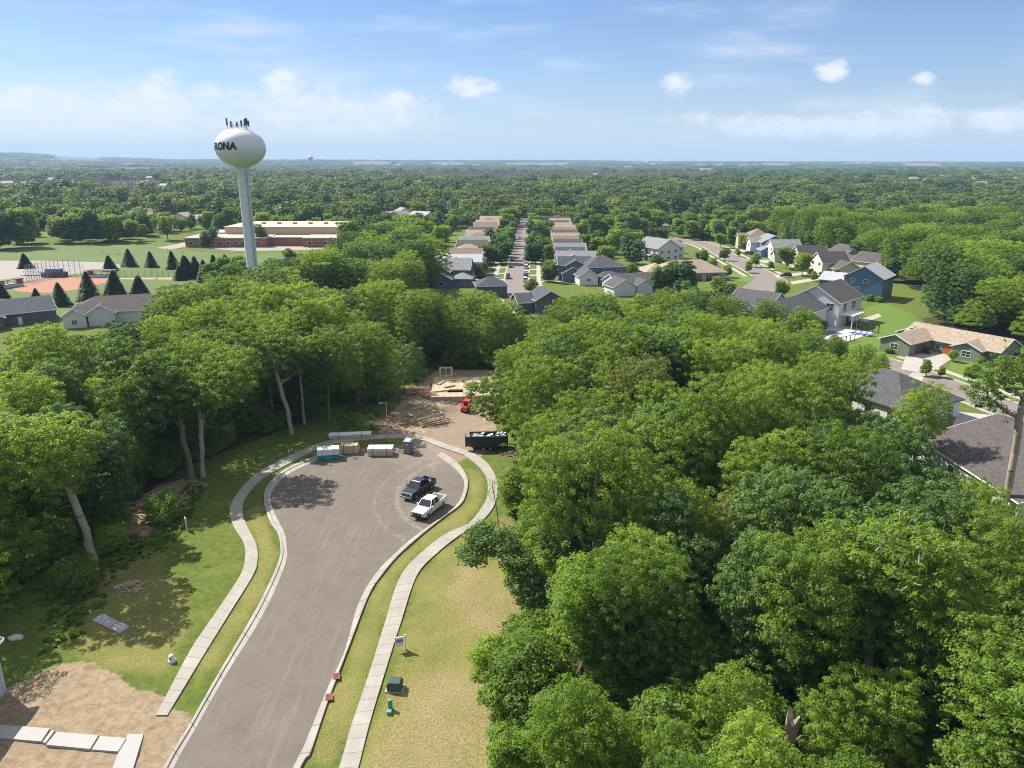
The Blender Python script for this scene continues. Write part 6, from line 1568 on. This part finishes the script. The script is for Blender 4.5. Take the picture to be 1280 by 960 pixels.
# shrubs along the wood edge; they also lend their crowns to the undergrowth
SHP = [(258, 566, 2), (205, 585, 0), (275, 560, 0), (228, 575, 2), (160, 600, 0), (150, 655, 1), (200, 655, 0), (130, 690, 0), (90, 740, 1), (155, 610, 2), (300, 545, 1), (320, 540, 0), (440, 500, 2), (470, 500, 0), (655, 640, 2), (664, 668, 0), (675, 700, 2), (655, 720, 1), (668, 745, 0), (660, 800, 1), (650, 835, 0), (642, 860, 0), (650, 880, 2), (640, 905, 0), (648, 930, 1), (672, 900, 2), (690, 880, 0), (655, 960, 0), (700, 930, 2), (730, 900, 0), (760, 900, 2), (1030, 950, 2), (1060, 955, 0), (1100, 950, 2), (1000, 940, 0), (1140, 940, 2), (1180, 930, 2), (1210, 950, 0), (700, 960, 2), (760, 960, 0), (820, 950, 2), (880, 960, 0), (935, 950, 2)]
for px, py, k in SHP:
    p = P(px, py); make_tree('shrub', SHRUB[k], p, 'leafy shrub filling the gap at the edge of the woods', 'shrub', 'shrubs along the wood edge', px, rg.uniform(.8, 1.25))
pts = []
for poly, sp in ((RIGHT_WOOD, 2.6), (LEFT_WOOD, 2.6)):
    for x, y in stand(poly, sp, int(sp * 77)):
        if rg.random() < .75 and (-46 > x or x > 6 or y > 118) and not (22 < x < 29 and y < 48): pts.append((x, y, 0, rg.uniform(.6, 1.2), rg.uniform(.4, .9)))
scatter('undergrowth', pts, [crown_of('crown', m) for m in SHRUB], 3)
wp = []
for poly, n_ in ((G([(0, 720), (110, 690), (225, 615), (262, 590), (250, 625), (225, 670), (200, 700), (150, 730), (110, 790), (60, 815), (0, 845)]), 1100), (G([(640, 640), (668, 640), (690, 760), (672, 900), (680, 960), (645, 960), (640, 860), (658, 760)]), 300), (G([(400, 545), (440, 505), (480, 515), (478, 538), (430, 545)]), 200)):
    xs_, ys_ = [p[0] for p in poly], [p[1] for p in poly]
    for _ in range(n_ * 3):
        x, y = rg.uniform(min(xs_), max(xs_)), rg.uniform(min(ys_), max(ys_))
        if inside(np.array([x]), np.array([y]), poly)[0] and vnoise(np.array([x / 3.5]), np.array([y / 3.5]), 41)[0] > rg.uniform(.3, .9) and not inside(np.array([x]), np.array([y]), DIRT_A)[0]: s_ = rg.uniform(.06, .15); wp.append((x, y, 0, s_, s_ * rg.uniform(.4, .9)))
scatter('weeds', wp, [crown_of('crown', m) for m in SHRUB], 9)
# remaining trees of the stands
far_near = [(x, y, 0, s * rg.uniform(.9, 1.15), s) for x, y, s, k in REST]
rng = np.random.default_rng(44)
def field(n, y0, y1):
    Y = np.sqrt(rng.random(n) * (y1 * y1 - y0 * y0) + y0 * y0); X = (rng.random(n) * 2 - 1) * (Y * .9576 + 12) * .72; return np.stack([X, Y], 1)
OPEN = [G([(-120, 306), (30, 304), (190, 303), (250, 300), (235, 296), (440, 292), (460, 300), (470, 322), (420, 335), (330, 345), (270, 345), (190, 380), (60, 402), (-60, 430)]), G([(330, 266), (440, 266), (440, 275), (330, 276)]), G([(46, 289), (75, 288), (70, 298), (38, 298)]), G([(90, 266), (180, 262), (180, 270), (90, 272)])]
def openm(c):
    b = blocked(c, 3)
    for pl in OPEN: b |= inside(c[:, 0], c[:, 1], pl)
    return b
hood = lambda c: (np.abs(c[:, 0] - 4) < 41) & (c[:, 1] > 250) & (c[:, 1] < 530)            # the straight street's plots
curve = lambda c: (c[:, 0] > 30) & (c[:, 0] < 146) & (c[:, 1] > 235) & (c[:, 1] < 425)
def thin(c, d):
    o = c[np.lexsort((c[:, 1], c[:, 0]))]; keep = []; cell = {}
    for p in c:
        k = (int(p[0] // d), int(p[1] // d)); near = [q for i in (-1, 0, 1) for j in (-1, 0, 1) for q in cell.get((k[0] + i, k[1] + j), ())]
        if all((p[0] - q[0]) ** 2 + (p[1] - q[1]) ** 2 > d * d for q in near): keep.append(p); cell.setdefault(k, []).append(p)
    return np.array(keep)
FIELDS = [(1220, 1300, 215, 211.5, (0.136, 0.099, 0.077), 'field_brown'), (940, 1000, 209, 206.6, (0.105, 0.112, 0.056), 'field_straw'), (1120, 1190, 209.5, 207, (0.136, 0.124, 0.068), 'field_straw_b'), (530, 590, 208.8, 206.6, (0.087, 0.105, 0.043), 'field_green'), (60, 135, 208, 205.8, (0.124, 0.130, 0.105), 'field_pale'),
          (430, 500, 208.4, 206.4, (0.099, 0.108, 0.074), 'field_grey'), (620, 720, 209, 207, (0.112, 0.124, 0.062), 'field_hay'), (1050, 1100, 208, 206, (0.124, 0.118, 0.068), 'field_hay_b'), (850, 905, 214, 211.5, (0.124, 0.167, 0.056), 'field_meadow'), (150, 240, 216, 213, (0.099, 0.136, 0.050), 'field_meadow_b'), (780, 840, 208, 206.3, (0.093, 0.102, 0.062), 'field_grey_b')]
c = field(14000, 250, 520); c = c[~openm(c) & ~hood(c) & ~curve(c)]; c = c[~inside(c[:, 0], c[:, 1], MID_WOOD) & ~inside(c[:, 0], c[:, 1], EAST_WOOD)]
den = vnoise(c[:, 0] / 34, c[:, 1] / 34, 3); c = thin(c[den > np.where(c[:, 0] < 0, .46, .30)], 9)
mid = [(x, y, 0, s, s * rg.uniform(.85, 1.1)) for x, y in c for s in [rg.uniform(.75, 1.3)]]
edge = [(p.x, p.y, 0, s, s) for px, py, s in [(-20, 312, 1.8), (5, 311, 1.9), (25, 309, 1.9), (40, 304, 1.4), (75, 304, 1.5), (90, 304, 1.5), (105, 304, 1.5), (120, 303, 1.5), (135, 303, 1.4), (150, 303, 1.4), (165, 303, 1.3), (178, 301, 1.2), (450, 322, 1.6), (470, 330, 2.0), (480, 318, 2.0), (500, 318, 2.0), (520, 322, 1.9), (440, 335, 1.2), (420, 345, .9)] for p in [P(px, py)]]
scatter('woods', far_near, [crown_of('crown', NEAR[k]) for k in (0, 2, 5, 6, 8)], 4)
scatter('neighbourhood_woods', mid + edge, [crown_of('crown', m) for m in STREET], 5)
c = field(30000, 515, 900); c = c[~openm(c)]; den = vnoise(c[:, 0] / 60, c[:, 1] / 60, 4); c = thin(c[den > .36], 10)
far = [(x, y, 0, s, s * rg.uniform(.8, 1.05)) for x, y in c for s in [rg.choice([rg.uniform(.45, .8), rg.uniform(.8, 1.3)])]]
c = field(60000, 900, 2600); den = vnoise(c[:, 0] / 150, c[:, 1] / 110, 6); c = thin(c[den > .33], 13)
ratio = c[:, 0] / (c[:, 1] * .9576 + 12)
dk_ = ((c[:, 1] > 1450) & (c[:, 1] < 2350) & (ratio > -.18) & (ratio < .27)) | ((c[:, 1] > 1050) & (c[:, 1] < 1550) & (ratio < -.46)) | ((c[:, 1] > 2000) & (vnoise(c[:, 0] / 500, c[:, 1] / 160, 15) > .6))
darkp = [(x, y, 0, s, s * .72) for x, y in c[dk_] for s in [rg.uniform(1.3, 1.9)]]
far += [(x, y, 0, s, s * .72) for x, y in c[~dk_] for s in [rg.choice([rg.uniform(.7, 1.2), rg.uniform(1.2, 2.0)])]]
c = field(52000, 2600, 11500); den = .6 * vnoise(c[:, 0] / 700, c[:, 1] / 500, 8) + .4 * vnoise(c[:, 0] / 200, c[:, 1] / 200, 2); c = c[den > .40]
pxs = 640 + c[:, 0] / (c[:, 1] * CP + 30 * SP) * F
for f0, f1, g0, g1, col_, nm_ in FIELDS:
    ya, yb = P(640, g0).y, P(640, min(g0, g1) if g1 > 205 else 205.2).y
    m_ = (pxs > f0) & (pxs < f1) & (c[:, 1] > ya - 900) & (c[:, 1] < max(yb, ya + 600)); c, pxs = c[~m_], pxs[~m_]
hz_ = hill(c[:, 0], c[:, 1])
far += [(x, y, z - 1, s, rg.uniform(.8, 1.2)) for (x, y), z in zip(c, hz_) for s in [rg.uniform(3.5, 7) * (1 + y / 9000)]]
print('FAR', len(far), 'MID', len(mid), 'REST', len(far_near))
scatter('far_woods', far, SRC_FAR, 6)
scatter('far_cloud_shade_woods', darkp, [SRC_DARK], 16)  # darker crowns stand in for a cloud shadow across the distance
# far houses and sheds
rg = random.Random(21)
WHF = mat('far_white_wall', (.72, .71, .68), .8); RFF = mat('far_roof', (.30, .28, .27), .8)
def far_house(px, py, w, h, lab, group, wallm=WHF, d=None):
    p = P(px, py); k = math.hypot(p.x, p.y); e = empty('distant_house', (p.x, p.y, float(hill(np.array([p.x]), np.array([p.y]))[0])), lab, 'house', group, rg.uniform(-.6, .6))
    mb = MB(); mb.box(-w / 2, w / 2, -5, 5, -3, h); mb.build('wall', wallm, e)
    mb = MB(); mb.add([(-w / 2 - .5, -5.6, h), (w / 2 + .5, -5.6, h), (w / 2 + .5, 5.6, h), (-w / 2 - .5, 5.6, h), (-w / 2, 0, h + 3.4), (w / 2, 0, h + 3.4)], [(0, 1, 5, 4), (2, 3, 4, 5), (1, 2, 5), (3, 0, 4), (0, 3, 2, 1)]); mb.build('roof', RFF, e)
for i in range(64):
    far_house(rg.uniform(1110, 1284), rg.uniform(228.5, 233.5), rg.uniform(12, 20), rg.uniform(9, 14), 'tiny white house in the pale estate just under the sunny horizon', 'far estate houses')
for i in range(40):
    far_house(rg.choice([rg.uniform(440, 640), rg.uniform(700, 1100), rg.uniform(0, 200)]), rg.uniform(206, 212), rg.uniform(22, 60), rg.uniform(14, 20), 'pale distant building speck among the woods near the horizon', 'distant building specks')
for i in range(60):
    far_house(rg.uniform(0, 1280), rg.uniform(214, 243), rg.uniform(12, 18), rg.uniform(8, 11), 'small pale roofed house showing between the distant trees', 'houses between distant trees', rg.choice([WHF, SID['tan'], SID['cream']]))
# far fields
def far_field(px0, px1, py0, py1, col, nm):
    g = np.array([[(*P(px0 + (px1 - px0) * i / 14, py0 + (py1 - py0) * j / 8).xy,) for i in range(15)] for j in range(9)]); z = hill(g[..., 0], g[..., 1]) + 4.0
    v = np.concatenate([g, z[..., None]], -1).reshape(-1, 3); q = np.array([(j * 15 + i, j * 15 + i + 1, (j + 1) * 15 + i + 1, (j + 1) * 15 + i) for j in range(8) for i in range(14)])
    m_ = np_mesh('field', v, q); m_.materials.append(mat(nm, col, .95, var=.1, scale=.004)); o = bpy.data.objects.new('field', m_); COL.objects.link(o); tag(o, kind='structure')
for q in FIELDS: far_field(*q)
# ------------------------------------------------------------------ haze
hm = bpy.data.materials.new('haze_air'); hm.use_nodes = True; hm.node_tree.nodes.clear(); ho = hm.node_tree.nodes.new('ShaderNodeOutputMaterial'); pvn = hm.node_tree.nodes.new('ShaderNodeVolumePrincipled')
pvn.inputs['Color'].default_value = (.50, .72, 1.0, 1); pvn.inputs['Density'].default_value = 1.0e-4; pvn.inputs['Anisotropy'].default_value = 0.0
hm.node_tree.links.new(pvn.outputs[0], ho.inputs['Volume'])
mb = MB(); mb.box(-14500, 14500, -900, 16500, -40, 330); hz = mb.build('haze', hm); tag(hz, kind='stuff'); hz.display_type = 'WIRE'
